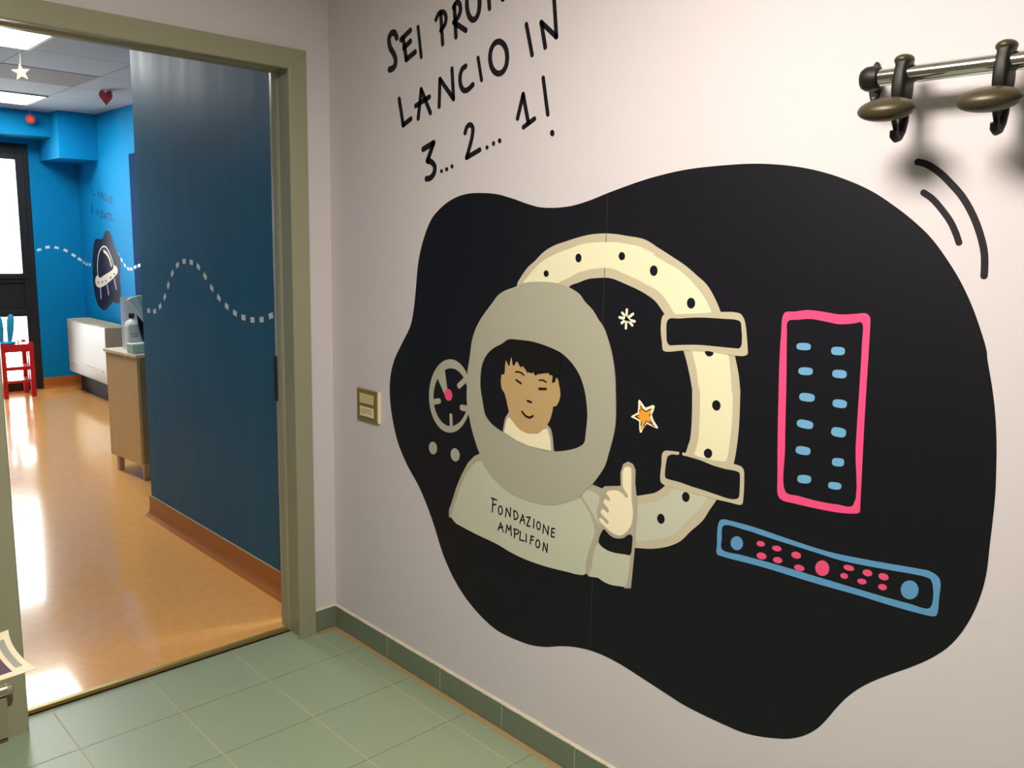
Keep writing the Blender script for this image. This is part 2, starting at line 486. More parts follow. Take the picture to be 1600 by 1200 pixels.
# outlines of the printed and cut vinyl, millimetres on their wall: (kind, part, colour, layer, outlines, parent part)
ART = {
 'mural': [
  ["p","background","navy",0,[[[-825,1652],[-895,1647],[-963,1633],[-1028,1616],[-1072,1607],[-1127,1604],[-1192,1608],[-1253,1620],[-1317,1638],[-1368,1651],[-1418,1663],[-1480,1675],[-1557,1685],[-1643,1689],[-1724,1689],[-1786,1684],[-1838,1676],[-1892,1663],[-1944,1645],[-1995,1622],[-2044,1591],[-2084,1561],[-2115,1533],[-2145,1497],[-2172,1459],[-2195,1419],[-2215,1376],[-2233,1329],[-2235,1317],[-2248,1267],[-2257,1226],[-2265,1175],[-2270,1127],[-2274,1071],[-2275,1022],[-2275,971],[-2275,961],[-2275,917],[-2271,879],[-2263,841],[-2252,806],[-2238,774],[-2222,747],[-2196,716],[-2163,685],[-2125,654],[-2089,623],[-2063,597],[-2039,567],[-2019,535],[-1999,498],[-1979,466],[-1949,434],[-1914,410],[-1889,399],[-1845,383],[-1798,372],[-1749,369],[-1687,368],[-1628,370],[-1561,379],[-1484,390],[-1423,398],[-1359,400],[-1307,395],[-1253,383],[-1205,367],[-1148,343],[-1096,328],[-1051,321],[-938,318],[-861,338],[-781,377],[-719,426],[-665,491],[-621,570],[-582,631],[-532,693],[-463,757],[-416,819],[-386,889],[-368,971],[-371,1044],[-394,1106],[-442,1172],[-485,1230],[-501,1277],[-513,1344],[-525,1430],[-540,1482],[-569,1542],[-597,1580],[-637,1609],[-684,1632],[-737,1647],[-781,1652]]],None],
  ["s","sheet_seam","seam",1,[[[[-1317.4,1632.4],[-1317.3,1576.5],[-1316.8,1447.1],[-1316.4,1315],[-1315.8,973.2],[-1315,567.4],[-1315.7,408.1]],1.6]],"background"],
  ["p","gauge","helmet",1,[[[-797.7,1039.4],[-795,1009.1],[-785.6,979.7],[-770,952.9],[-749.3,930.7],[-724.6,914.5],[-697.6,905.7],[-670.1,904.9],[-643.9,912.5],[-621.1,928],[-603.4,950.4],[-592,978.1],[-588,1009.2],[-591.5,1041.2],[-602.2,1071.8],[-619.3,1098.8],[-641.5,1120.4],[-667,1135.2],[-694.1,1142.2],[-720.9,1141.3],[-745.7,1132.6],[-766.9,1116.8],[-783.3,1095],[-793.7,1068.7]]],None],
  ["p","gauge_dial","navy",2,[[[-784.1,1033.7],[-781.7,1009.8],[-773.9,986.5],[-761.1,965.4],[-744,947.8],[-723.7,935.1],[-701.6,928.1],[-679.1,927.5],[-657.7,933.4],[-639.2,945.4],[-624.8,962.9],[-615.5,984.5],[-612.2,1008.7],[-615,1033.7],[-623.7,1057.8],[-637.6,1079.1],[-655.7,1096.2],[-676.6,1108.1],[-698.8,1113.9],[-720.8,1113.4],[-741.2,1106.8],[-758.7,1094.5],[-772.2,1077.5],[-780.8,1056.8]]],"gauge"],
  ["q","needle","helmet",3,[[[-623,1087],[-645,1112],[-668,1108],[-684,1040],[-670,1024]]],"gauge"],
  ["s","tick","helmet",3,[[[[-740.7,1063.8],[-773.2,1088.6]],18.7]],"gauge"],
  ["s","tick","helmet",3,[[[[-601.7,990.2],[-641.6,1000.7]],18.2]],"gauge"],
  ["s","tick","helmet",3,[[[[-755.2,996.3],[-789.7,997.4]],19.5]],"gauge"],
  ["s","tick","helmet",3,[[[[-701.9,962.1],[-704.2,926.3]],14.6]],"gauge"],
  ["p","needle_hub","pink",4,[[[-707.5,1031.9],[-707.6,1023.5],[-704,1015.9],[-697.4,1010.6],[-689.2,1008.6],[-680.8,1010.4],[-674.1,1015.6],[-670.3,1023.2],[-670.2,1031.7],[-673.8,1039.4],[-680.5,1044.7],[-688.8,1046.6],[-697.1,1044.7],[-703.7,1039.5]]],"gauge"],
  ["p","round_light","helmet",1,[[[-631.7,844.1],[-631.2,834.7],[-626.6,826],[-618.7,819.8],[-609.1,817.3],[-599.8,819],[-592.5,824.6],[-588.7,833],[-589.2,842.4],[-594,851.1],[-601.9,857.3],[-611.5,859.7],[-620.8,857.9],[-628,852.4]]],None],
  ["p","round_light","helmet",1,[[[-746,844.2],[-746,834.7],[-741.7,825.8],[-734,819.3],[-724.3,816.4],[-714.6,817.8],[-706.7,823.2],[-702.4,831.6],[-702.4,841.2],[-706.8,850.2],[-714.6,856.7],[-724.3,859.4],[-734,857.9],[-741.7,852.5]]],None],
  ["p","hatch_ring","ring",1,[[[-992,1389],[-1009,1415],[-1035,1442],[-1062,1460],[-1091,1483],[-1130,1502],[-1173,1514],[-1241,1530],[-1290,1536],[-1338,1536],[-1385,1531],[-1440,1523],[-1475,1508],[-1433,1525],[-1473,1508],[-1523,1484],[-1565,1463],[-1600,1440],[-1627,1421],[-1651,1391],[-1669,1360],[-1694,1311],[-1713,1263],[-1727,1216],[-1733,1180],[-1732,1192],[-1735,1098],[-1727,1012],[-1711,967],[-1689,920],[-1673,893],[-1654,859],[-1623,825],[-1594,791],[-1560,768],[-1521,751],[-1491,742],[-1455,734],[-1436,730],[-1429,864],[-1453,873],[-1483,884],[-1512,896],[-1540,921],[-1572,974],[-1595,1016],[-1601,1036],[-1605,1050],[-1607,1098],[-1603,1177],[-1604,1169],[-1593,1207],[-1573,1260],[-1545,1310],[-1514,1342],[-1481,1375],[-1455,1389],[-1433,1400],[-1481,1375],[-1447,1392],[-1392,1410],[-1335,1424],[-1279,1421],[-1259,1418],[-1229,1408],[-1192,1393],[-1183,1344],[-1012,1332]]],None],
  ["p","hatch_panel","cream",2,[[[-1018,1397],[-1036,1416],[-1066,1443],[-1095,1462],[-1135,1479],[-1177,1492],[-1208,1501],[-1242,1510],[-1291,1514],[-1339,1515],[-1380,1512],[-1432,1504],[-1477,1487],[-1427,1503],[-1449,1497],[-1493,1475],[-1553,1449],[-1595,1418],[-1626,1387],[-1644,1357],[-1644,1354],[-1544,1347],[-1524,1369],[-1502,1390],[-1476,1406],[-1432,1421],[-1476,1405],[-1437,1420],[-1390,1434],[-1333,1449],[-1278,1445],[-1252,1440],[-1225,1433],[-1194,1419],[-1152,1402],[-1131,1385],[-1034,1380]]],"hatch_ring"],
  ["p","hatch_panel","cream",2,[[[-1593,1268],[-1690,1271],[-1703,1231],[-1712,1177],[-1713,1179],[-1716,1116],[-1714,1059],[-1707,1017],[-1701,1014],[-1620,1015],[-1620,1018],[-1627,1043],[-1629,1109],[-1623,1187],[-1622,1172],[-1613,1217],[-1598,1259]]],"hatch_ring"],
  ["p","hatch_panel","suit",2,[[[-1571,922],[-1604,923],[-1632,917],[-1663,921],[-1649,892],[-1632,867],[-1612,848],[-1583,810],[-1552,789],[-1513,772],[-1456,755],[-1456,779],[-1460,815],[-1459,850],[-1491,863],[-1527,880],[-1548,897],[-1563,916]]],"hatch_ring"],
  ["p","rivet","navy",3,[[[-1117.2,1427],[-1116.4,1423],[-1113.9,1419.7],[-1110.1,1417.8],[-1105.9,1417.6],[-1101.9,1419.2],[-1099.1,1422.3],[-1098,1426.2],[-1098.8,1430.3],[-1101.4,1433.6],[-1105.2,1435.5],[-1109.4,1435.6],[-1113.3,1434],[-1116.1,1430.9]]],"hatch_ring"],
  ["p","rivet","navy",3,[[[-1235.6,1472.5],[-1234.8,1467.5],[-1232,1463.4],[-1227.9,1461.1],[-1223.2,1460.9],[-1218.8,1463],[-1215.7,1467],[-1214.4,1472],[-1215.3,1477.1],[-1218,1481.2],[-1222.2,1483.5],[-1226.9,1483.6],[-1231.2,1481.5],[-1234.3,1477.5]]],"hatch_ring"],
  ["p","rivet","navy",3,[[[-1382,1480.8],[-1381.2,1476.3],[-1378.6,1472.7],[-1374.6,1470.6],[-1370.1,1470.5],[-1365.8,1472.4],[-1362.8,1475.9],[-1361.5,1480.3],[-1362.3,1484.8],[-1365,1488.5],[-1369,1490.6],[-1373.5,1490.6],[-1377.7,1488.8],[-1380.7,1485.2]]],"hatch_ring"],
  ["p","rivet","navy",3,[[[-1484.9,1448.4],[-1484.1,1442.8],[-1481.2,1438.3],[-1476.7,1435.6],[-1471.5,1435.4],[-1466.7,1437.7],[-1463.2,1442],[-1461.7,1447.6],[-1462.5,1453.2],[-1465.5,1457.7],[-1470,1460.3],[-1475.2,1460.5],[-1480,1458.2],[-1483.4,1453.9]]],"hatch_ring"],
  ["p","rivet","navy",3,[[[-1598.3,1376.7],[-1597.5,1371.2],[-1594.6,1366.6],[-1590.2,1363.8],[-1585,1363.5],[-1580.2,1365.6],[-1576.7,1369.8],[-1575.2,1375.3],[-1576,1380.9],[-1578.9,1385.5],[-1583.4,1388.2],[-1588.5,1388.5],[-1593.3,1386.3],[-1596.8,1382.1]]],"hatch_ring"],
  ["p","rivet","navy",4,[[[-1633,1266],[-1656,1266],[-1655,1261],[-1647,1256],[-1638,1258]]],"hatch_ring"],
  ["p","rivet","navy",3,[[[-1683.5,1146.5],[-1683.6,1141.1],[-1681.6,1136.1],[-1677.7,1132.6],[-1672.8,1131.2],[-1667.8,1132.2],[-1663.8,1135.5],[-1661.4,1140.4],[-1661.3,1145.8],[-1663.4,1150.8],[-1667.3,1154.3],[-1672.2,1155.7],[-1677.2,1154.6],[-1681.2,1151.3]]],"hatch_ring"],
  ["p","rivet","navy",5,[[[-1668.9,1029.5],[-1669,1024.6],[-1666.8,1019.9],[-1663,1016.5],[-1658.2,1014.9],[-1653.3,1015.5],[-1649.4,1018.3],[-1647.2,1022.6],[-1647.2,1027.6],[-1649.4,1032.2],[-1653.3,1035.7],[-1658.1,1037.2],[-1662.9,1036.5],[-1666.8,1033.8]]],"hatch_ring"],
  ["p","rivet","navy",3,[[[-1613,909.5],[-1613.2,904],[-1611.2,898.8],[-1607.6,895],[-1602.9,893.3],[-1598.1,894],[-1594.2,897.1],[-1591.9,901.9],[-1591.7,907.4],[-1593.7,912.6],[-1597.4,916.4],[-1602.1,918.1],[-1606.8,917.3],[-1610.7,914.2]]],"hatch_ring"],
  ["p","rivet","navy",3,[[[-1543.6,836.8],[-1543.7,831.1],[-1541.7,825.7],[-1537.8,821.6],[-1532.8,819.7],[-1527.8,820.4],[-1523.6,823.5],[-1521.2,828.4],[-1521.1,834.1],[-1523.2,839.5],[-1527.1,843.6],[-1532.1,845.4],[-1537.1,844.7],[-1541.2,841.7]]],"hatch_ring"],
  ["p","hinge","ring",3,[[[-1503,1319],[-1506,1338],[-1516,1347],[-1542,1347],[-1609,1354],[-1669,1361],[-1705,1363],[-1721,1360],[-1731,1348],[-1736,1333],[-1740,1312],[-1744,1286],[-1745,1272],[-1737,1267],[-1713,1265],[-1653,1266],[-1573,1262],[-1524,1254],[-1513,1257],[-1509,1274],[-1504,1299]]],None],
  ["p","hinge_plate","navy",4,[[[-1520,1321],[-1523,1331],[-1531,1336],[-1553,1337],[-1590,1342],[-1629,1345],[-1673,1346],[-1713,1346],[-1722,1342],[-1726,1324],[-1728,1311],[-1728,1290],[-1723,1283],[-1708,1282],[-1659,1281],[-1614,1280],[-1574,1276],[-1544,1272],[-1532,1271],[-1524,1278],[-1521,1298]]],"hinge"],
  ["p","hinge","ring",3,[[[-1526,997],[-1532,1007],[-1554,1011],[-1575,1013],[-1592,1014],[-1622,1013],[-1656,1012],[-1691,1009],[-1717,1012],[-1728,1014],[-1749,1011],[-1755,1004],[-1758,982],[-1759,947],[-1757,925],[-1751,922],[-1723,921],[-1689,920],[-1616,920],[-1540,921],[-1527,926],[-1524,936],[-1526,975]]],None],
  ["p","hinge_plate","navy",4,[[[-1541,986],[-1544,996],[-1555,1003],[-1576,1007],[-1577,1016],[-1585,1016],[-1586,1008],[-1598,1007],[-1638,1005],[-1671,1000],[-1706,998],[-1735,999],[-1744,997],[-1747,985],[-1748,960],[-1747,939],[-1739,933],[-1723,930],[-1699,931],[-1658,934],[-1615,936],[-1578,939],[-1549,939],[-1540,941],[-1538,953]]],"hinge"],
  ["q","astronaut","outline",5,[[[-901,890],[-843,865],[-819,853],[-789,825],[-759,781],[-734,734],[-712,680],[-698,650],[-698,625],[-720,626],[-849,609],[-1045,590],[-1230,602],[-1294,615],[-1290,618],[-1303,609],[-1343,617],[-1387,613],[-1427,621],[-1428,615],[-1449,622],[-1452,671],[-1455,728],[-1456,755],[-1456,851],[-1453,873],[-1447,904],[-1446,940],[-1436,954],[-1420,957],[-1406,948],[-1398,923],[-1401,888],[-1347,875],[-1337,866],[-1302,870],[-1259,894]]],None],
  ["p","suit","suit",6,[[[-918,893],[-855,847],[-837,839],[-808,819],[-777,779],[-753,736],[-735,694],[-716,651],[-713,628],[-730,615],[-755,611],[-831,604],[-932,598],[-989,590],[-1045,586],[-1109,587],[-1171,592],[-1230,599],[-1259,602],[-1290,612],[-1291,636],[-1298,675],[-1310,711],[-1318,737],[-1312,763],[-1293,794],[-1268,817],[-1249,834],[-1169,890]]],"astronaut"],
  ["p","suit","suit",6,[[[-1269,831],[-1284,850],[-1329,843],[-1329,824],[-1323,798],[-1327,779],[-1335,760],[-1318,780],[-1292,808]]],"astronaut"],
  ["p","suit","suit",6,[[[-1333,713],[-1361,703],[-1390,702],[-1423,707],[-1440,707],[-1442,688],[-1439,653],[-1430,621],[-1412,616],[-1378,610],[-1352,612],[-1335,616],[-1317,612],[-1306,612],[-1313,643],[-1318,679]]],"astronaut"],
  ["p","hand","skin_pale",7,[[[-1407,932],[-1413,941],[-1420,944],[-1431,943],[-1434,931],[-1436,892],[-1439,857],[-1444,835],[-1445,815],[-1441,791],[-1428,771],[-1412,757],[-1396,753],[-1379,755],[-1358,763],[-1340,772],[-1333,778],[-1333,783],[-1339,785],[-1359,775],[-1366,778],[-1364,784],[-1343,795],[-1338,800],[-1340,808],[-1346,811],[-1359,805],[-1365,809],[-1362,818],[-1348,828],[-1346,835],[-1349,839],[-1354,840],[-1364,839],[-1368,842],[-1364,849],[-1355,857],[-1357,863],[-1373,870],[-1392,873],[-1408,868],[-1421,861],[-1426,864],[-1425,870],[-1414,881],[-1409,889]]],"astronaut"],
  ["p","cuff","navy",7,[[[-1351,757],[-1339,739],[-1334,718],[-1339,711],[-1361,703],[-1390,703],[-1423,708],[-1440,711],[-1445,717],[-1447,743],[-1447,760],[-1443,766],[-1433,764],[-1419,752],[-1405,746],[-1388,743],[-1371,746],[-1358,754]]],"astronaut"],
  ["p","helmet","helmet",8,[[[-989,1385],[-944,1371],[-914,1355],[-890,1331],[-862,1304],[-834,1273],[-811,1236],[-800,1204],[-794,1168],[-783,1115],[-781,1075],[-782,1014],[-795,968],[-808,933],[-830,889],[-849,860],[-861,838],[-903,806],[-944,785],[-984,773],[-1044,767],[-1102,768],[-1158,778],[-1221,802],[-1254,821],[-1267,833],[-1285,853],[-1303,870],[-1324,897],[-1345,930],[-1356,964],[-1367,1004],[-1374,1042],[-1374,1087],[-1371,1127],[-1367,1170],[-1359,1209],[-1346,1248],[-1322,1295],[-1303,1314],[-1280,1339],[-1252,1359],[-1233,1377],[-1195,1393],[-1157,1402],[-1099,1404],[-1048,1401],[-1018,1396]]],"astronaut"],
  ["p","visor","navy",9,[[[-964,1231],[-1002,1234],[-1065,1234],[-1115,1228],[-1175,1214],[-1214,1192],[-1243,1164],[-1260,1135],[-1271,1102],[-1278,1058],[-1278,1047],[-1275,1011],[-1270,980],[-1252,965],[-1215,949],[-1167,936],[-1117,931],[-1054,931],[-1006,939],[-951,952],[-916,962],[-893,972],[-869,992],[-857,1026],[-845,1075],[-846,1123],[-854,1151],[-876,1181],[-904,1201],[-935,1215]]],"astronaut"],
  ["q","collar","outline",10,[[[-972,1016],[-959,999],[-953,979],[-948,953],[-1005,936],[-1089,928],[-1160,934],[-1153,975],[-1145,997],[-1132,1005],[-1110,1015],[-1045,1016]]],"astronaut"],
  ["q","collar_front","skin_pale",11,[[[-970,1001],[-964,990],[-954,953],[-1005,939],[-1060,931],[-1113,933],[-1149,934],[-1144,968],[-1132,995],[-1119,991],[-1096,974],[-1046,967],[-1025,972],[-994,989],[-977,1000]]],"astronaut"],
  ["p","face","skin",12,[[[-951,1128],[-940,1124],[-937,1099],[-942,1082],[-953,1071],[-960,1057],[-974,1019],[-981,1005],[-994,990],[-1016,975],[-1038,969],[-1059,968],[-1091,974],[-1111,985],[-1129,1003],[-1142,1023],[-1149,1044],[-1153,1061],[-1163,1064],[-1176,1086],[-1177,1106],[-1170,1130],[-1166,1144],[-1120,1175],[-962,1187]]],"astronaut"],
  ["q","hair","hair",13,[[[-931,1210],[-961,1229],[-995,1233],[-1058,1233],[-1118,1226],[-1177,1210],[-1176,1182],[-1169,1138],[-1164,1144],[-1160,1142],[-1157,1131],[-1149,1127],[-1145,1130],[-1148,1146],[-1143,1149],[-1137,1147],[-1131,1153],[-1105,1148],[-1093,1145],[-1087,1144],[-1083,1139],[-1077,1141],[-1071,1148],[-1063,1143],[-1054,1146],[-1048,1143],[-1040,1151],[-1029,1160],[-1025,1160],[-1021,1155],[-1017,1157],[-1005,1171],[-999,1168],[-991,1156],[-986,1159],[-981,1180],[-978,1179],[-972,1154],[-967,1156],[-957,1170],[-953,1153],[-951,1127],[-940,1125],[-938,1139],[-932,1168]]],"astronaut"],
  ["s","eyebrow","dark",14,[[[[-999.1,1139.6],[-1010.9,1141.7],[-1025.7,1139.1],[-1032.9,1135]],4.6]],"astronaut"],
  ["s","eyebrow","dark",14,[[[[-1095.8,1127.8],[-1109.7,1130.2],[-1123.4,1126.2]],4.4]],"astronaut"],
  ["s","eye","dark",14,[[[[-1002.4,1116.8],[-1022.5,1109.1]],5.8]],"astronaut"],
  ["s","eye","dark",14,[[[[-1096.7,1103.9],[-1122.6,1106.8]],7.2]],"astronaut"],
  ["s","nose","dark",14,[[[[-1051.2,1062.1],[-1065.8,1060.5]],6.6]],"astronaut"],
  ["s","mouth","dark",14,[[[[-1030.3,1027.7],[-1038.1,1020.6],[-1050.8,1015.7],[-1063.2,1015.7],[-1074.1,1021.9]],6.2]],"astronaut"],
  ["s","chest_lettering","ink",7,[[[[-909.6,739.2],[-907.3,694.7]],4.9],[[[-902.1,737.4],[-925.9,737]],4.8],[[[-907.3,716.7],[-923.4,723.1]],4.8],[[[-951.8,711.1],[-950.9,704.4],[-947.9,698.9],[-943.7,696.1],[-939.4,696.8],[-936.1,700.7],[-934.8,706.9],[-935.7,713.6],[-938.7,719],[-943,721.8],[-947.3,721.1],[-950.5,717.2],[-951.8,711.1]],4.8],[[[-966.5,694.7],[-970.1,722.8]],4.7],[[[-970.1,722.8],[-986.6,699.3]],4.7],[[[-986.6,699.3],[-987.9,727.2]],4.7],[[[-1002,722.3],[-1005,695.3]],4.7],[[[-1002,722.3],[-1011.9,722],[-1019.9,713.3],[-1016.9,702.3],[-1005,695.3]],4.6],[[[-1029.3,692],[-1040.3,719.3]],4.6],[[[-1040.3,719.3],[-1049.3,694.1]],4.6],[[[-1032.3,700.7],[-1046.3,704.3]],4.6],[[[-1056.6,716.7],[-1070.9,719.2]],4.5],[[[-1070.9,719.2],[-1058,690.5]],4.6],[[[-1058,690.5],[-1071.9,692.2]],4.6],[[[-1087.9,717.7],[-1086.2,691.3]],4.5],[[[-1113.5,705],[-1112.7,699],[-1110.2,694.1],[-1106.7,691.6],[-1103,692.2],[-1100.2,695.7],[-1099,701.2],[-1099.8,707.2],[-1102.3,712.1],[-1105.8,714.6],[-1109.5,714],[-1112.3,710.5],[-1113.5,705]],4.5],[[[-1124.6,685.6],[-1126.7,711.5]],4.4],[[[-1126.7,711.5],[-1144.6,686.8]],4.4],[[[-1144.6,686.8],[-1146.1,711.6]],4.4],[[[-1159.4,709.1],[-1157.9,684.3]],4.4],[[[-1159.4,709.1],[-1170.9,710.6]],4.3],[[[-1158.9,697.5],[-1169.4,698.8]],4.4],[[[-1157.8,685],[-1170.4,685.8]],4.4],[[[-934.8,644],[-945.6,669.9]],4.8],[[[-945.6,669.9],[-957.7,644.8]],4.8],[[[-938,651.3],[-955,659.9]],4.8],[[[-969.1,645],[-974,670.5]],4.8],[[[-974,670.5],[-982.3,655.8]],4.7],[[[-982.3,655.8],[-990.2,672.7]],4.7],[[[-990.2,672.7],[-993.3,642.7]],4.7],[[[-1007.6,666.5],[-1006.8,639.2]],4.7],[[[-1002.7,664.4],[-1018,667.7],[-1024.8,663.9],[-1020.6,656.5],[-1007.5,650.6]],4.7],[[[-1032.3,666],[-1029.9,639.5]],4.7],[[[-1029.9,639.5],[-1049.5,640.9]],4.6],[[[-1056.3,663.7],[-1057.6,640.4]],4.6],[[[-1077.6,664.4],[-1074.3,639.2]],4.6],[[[-1076.1,662.8],[-1088.8,664.7]],4.5],[[[-1076,651.8],[-1086,654.5]],4.5],[[[-1112.9,649.9],[-1112.1,643.9],[-1109.4,638.9],[-1105.6,636.2],[-1101.6,636.7],[-1098.6,640.1],[-1097.4,645.6],[-1098.2,651.7],[-1100.9,656.7],[-1104.7,659.3],[-1108.7,658.8],[-1111.7,655.4],[-1112.9,649.9]],4.5],[[[-1126.6,633.2],[-1129.2,658.3]],4.5],[[[-1129.2,658.3],[-1142.6,632.4]],4.4],[[[-1142.6,632.4],[-1144.1,658.6]],4.4]],"astronaut"],
  ["s","twinkling_star","star_white",1,[[[[-1394.6,1347.1],[-1394.1,1300.4]],7.1],[[[-1380.1,1338.3],[-1414.2,1309.3]],7.1],[[[-1372,1326.2],[-1420.7,1319.6]],7],[[[-1414.8,1337.9],[-1380,1312.6]],7.2]],None],
  ["q","star","star_white",1,[[[-1447,1124],[-1454,1119],[-1467,1106],[-1478,1111],[-1490,1117],[-1496,1114],[-1493,1102],[-1488,1092],[-1494,1079],[-1509,1063],[-1507,1059],[-1495,1061],[-1474,1066],[-1463,1051],[-1459,1041],[-1454,1040],[-1451,1049],[-1450,1068],[-1438,1072],[-1423,1075],[-1426,1079],[-1444,1090],[-1445,1106],[-1444,1119]]],None],
  ["q","star_centre","orange",2,[[[-1451,1115],[-1460,1103],[-1469,1098],[-1487,1109],[-1489,1107],[-1482,1093],[-1487,1076],[-1500,1063],[-1471,1072],[-1465,1055],[-1456,1046],[-1456,1071],[-1433,1078],[-1451,1090],[-1451,1111]]],"star"],
  ["s","star_sketch_lines","dark",3,[[[[-1453.2,1107.3],[-1458.4,1099.6]],2.5],[[[-1461.1,1100.8],[-1469.8,1096.8]],2.5],[[[-1471.6,1097.9],[-1483.3,1105.1]],2.5],[[[-1484,1093],[-1481.6,1086.9]],2.5],[[[-1485,1076],[-1490.9,1070.5]],2.5],[[[-1487.7,1069.9],[-1497.8,1063.3]],2.5],[[[-1475,1072.4],[-1485.4,1069.6]],2.5],[[[-1471.3,1071],[-1466.4,1059.4]],2.5],[[[-1457.3,1069.4],[-1456.4,1059.6]],2.5],[[[-1437.6,1079.3],[-1447,1082.4]],2.5],[[[-1440.1,1077.8],[-1449.8,1075.9]],2.5],[[[-1450.3,1092.2],[-1451.3,1099.3]],2.5]],"star"],
  ["p","control_panel_frame","pink",1,[[[-1827,1370],[-1852,1375],[-1880,1380],[-1914,1379],[-1951,1376],[-1979,1379],[-2005,1382],[-2013,1376],[-2015,1365],[-2017,1310],[-2021,1168],[-2028,994],[-2028,973],[-2019,968],[-1981,961],[-1931,958],[-1886,957],[-1853,958],[-1844,966],[-1839,1012],[-1827,1198],[-1823,1320]],[[-1837,1353],[-1860,1358],[-1888,1362],[-1922,1359],[-1952,1356],[-1981,1360],[-1998,1363],[-2002,1319],[-2005,1223],[-2008,1108],[-2013,984],[-1979,978],[-1942,975],[-1891,976],[-1861,978],[-1852,1078],[-1843,1231],[-1837,1321]]],None],
  ["p","panel_light","blue",1,[[[-1893.5,1303.1],[-1892.8,1299.2],[-1890.2,1296.9],[-1885.8,1295.4],[-1877.5,1294.6],[-1869.1,1294.5],[-1864.5,1295.5],[-1861.8,1297.5],[-1860.8,1301.4],[-1861.6,1305.4],[-1864.2,1307.7],[-1868.7,1309.1],[-1877.1,1310],[-1885.4,1310],[-1889.9,1308.9],[-1892.6,1307]]],"control_panel_frame"],
  ["p","panel_light","blue",1,[[[-1968.2,1301.5],[-1967.6,1297.1],[-1965.3,1294.6],[-1961.3,1293],[-1953.8,1292.1],[-1946.2,1292.2],[-1942.1,1293.3],[-1939.6,1295.6],[-1938.7,1299.9],[-1939.3,1304.4],[-1941.7,1306.9],[-1945.7,1308.5],[-1953.3,1309.4],[-1960.8,1309.3],[-1964.9,1308.1],[-1967.3,1305.9]]],"control_panel_frame"],
  ["p","panel_light","blue",1,[[[-1902.2,1251.3],[-1901.5,1247.1],[-1899,1244.6],[-1894.6,1242.9],[-1886.3,1241.8],[-1877.9,1241.6],[-1873.3,1242.7],[-1870.6,1244.8],[-1869.6,1249],[-1870.4,1253.3],[-1873,1255.8],[-1877.5,1257.5],[-1885.8,1258.5],[-1894.1,1258.6],[-1898.6,1257.6],[-1901.3,1255.5]]],"control_panel_frame"],
  ["p","panel_light","blue",1,[[[-1975.9,1254.1],[-1975.1,1249.7],[-1972.6,1247.2],[-1968.4,1245.6],[-1960.6,1244.8],[-1952.7,1245],[-1948.5,1246.2],[-1946,1248.5],[-1945.2,1252.9],[-1946,1257.4],[-1948.5,1259.9],[-1952.8,1261.4],[-1960.6,1262.2],[-1968.5,1262],[-1972.6,1260.8],[-1975.1,1258.5]]],"control_panel_frame"],
  ["p","panel_light","blue",1,[[[-1911.2,1195.3],[-1910.1,1190.7],[-1907.2,1188.1],[-1902.3,1186.5],[-1893.4,1185.7],[-1884.4,1185.9],[-1879.6,1187.3],[-1876.8,1189.7],[-1876.1,1194.3],[-1877.3,1198.9],[-1880.3,1201.5],[-1885.2,1203.1],[-1894.2,1203.8],[-1903.1,1203.5],[-1907.8,1202.2],[-1910.5,1199.8]]],"control_panel_frame"],
  ["p","panel_light","blue",1,[[[-1981.9,1192.1],[-1980.8,1187.7],[-1978.2,1185.2],[-1974,1183.7],[-1966.1,1183.1],[-1958.2,1183.5],[-1954.1,1184.8],[-1951.7,1187.2],[-1951.1,1191.7],[-1952.2,1196.2],[-1954.9,1198.7],[-1959.2,1200.1],[-1967.1,1200.7],[-1974.8,1200.3],[-1978.9,1198.9],[-1981.3,1196.6]]],"control_panel_frame"],
  ["p","panel_light","blue",1,[[[-1912.8,1135.5],[-1911.2,1130.9],[-1907.9,1128.5],[-1902.6,1127.2],[-1893,1127],[-1883.4,1127.7],[-1878.4,1129.4],[-1875.7,1132],[-1875.3,1136.7],[-1877,1141.4],[-1880.4,1143.8],[-1885.8,1145.1],[-1895.4,1145.2],[-1904.9,1144.4],[-1909.8,1142.8],[-1912.4,1140.2]]],"control_panel_frame"],
  ["p","panel_light","blue",1,[[[-1985.2,1131.2],[-1983.8,1126.1],[-1980.9,1123.5],[-1976.3,1122],[-1968.2,1121.7],[-1960.1,1122.4],[-1955.9,1124.2],[-1953.6,1127.1],[-1953.4,1132.2],[-1954.9,1137.4],[-1957.9,1140.1],[-1962.5,1141.5],[-1970.7,1141.8],[-1978.7,1141],[-1982.8,1139.2],[-1985,1136.4]]],"control_panel_frame"],
  ["p","panel_light","blue",1,[[[-1911.4,1078.5],[-1910.1,1073.7],[-1907.1,1071.1],[-1902.3,1069.5],[-1893.6,1068.8],[-1884.9,1069.1],[-1880.3,1070.4],[-1877.8,1072.9],[-1877.4,1077.7],[-1878.8,1082.4],[-1881.8,1085],[-1886.7,1086.6],[-1895.4,1087.3],[-1904,1087],[-1908.5,1085.6],[-1911,1083.1]]],"control_panel_frame"],
  ["p","panel_light","blue",1,[[[-1986.7,1069.8],[-1986,1065.2],[-1984,1062.5],[-1980.4,1060.7],[-1973.7,1059.4],[-1967,1059.1],[-1963.4,1060.1],[-1961.3,1062.3],[-1960.6,1066.8],[-1961.3,1071.5],[-1963.4,1074.2],[-1967,1076],[-1973.7,1077.2],[-1980.4,1077.5],[-1984,1076.5],[-1986.1,1074.3]]],"control_panel_frame"],
  ["p","panel_light","blue",1,[[[-1917.9,1018.2],[-1917,1013.3],[-1914.5,1010.5],[-1910.2,1008.4],[-1902.1,1006.8],[-1894,1006.2],[-1889.6,1007.1],[-1887.1,1009.3],[-1886.3,1013.9],[-1887.2,1018.8],[-1889.8,1021.7],[-1894.2,1023.8],[-1902.3,1025.3],[-1910.3,1025.9],[-1914.6,1025],[-1917.1,1022.8]]],"control_panel_frame"],
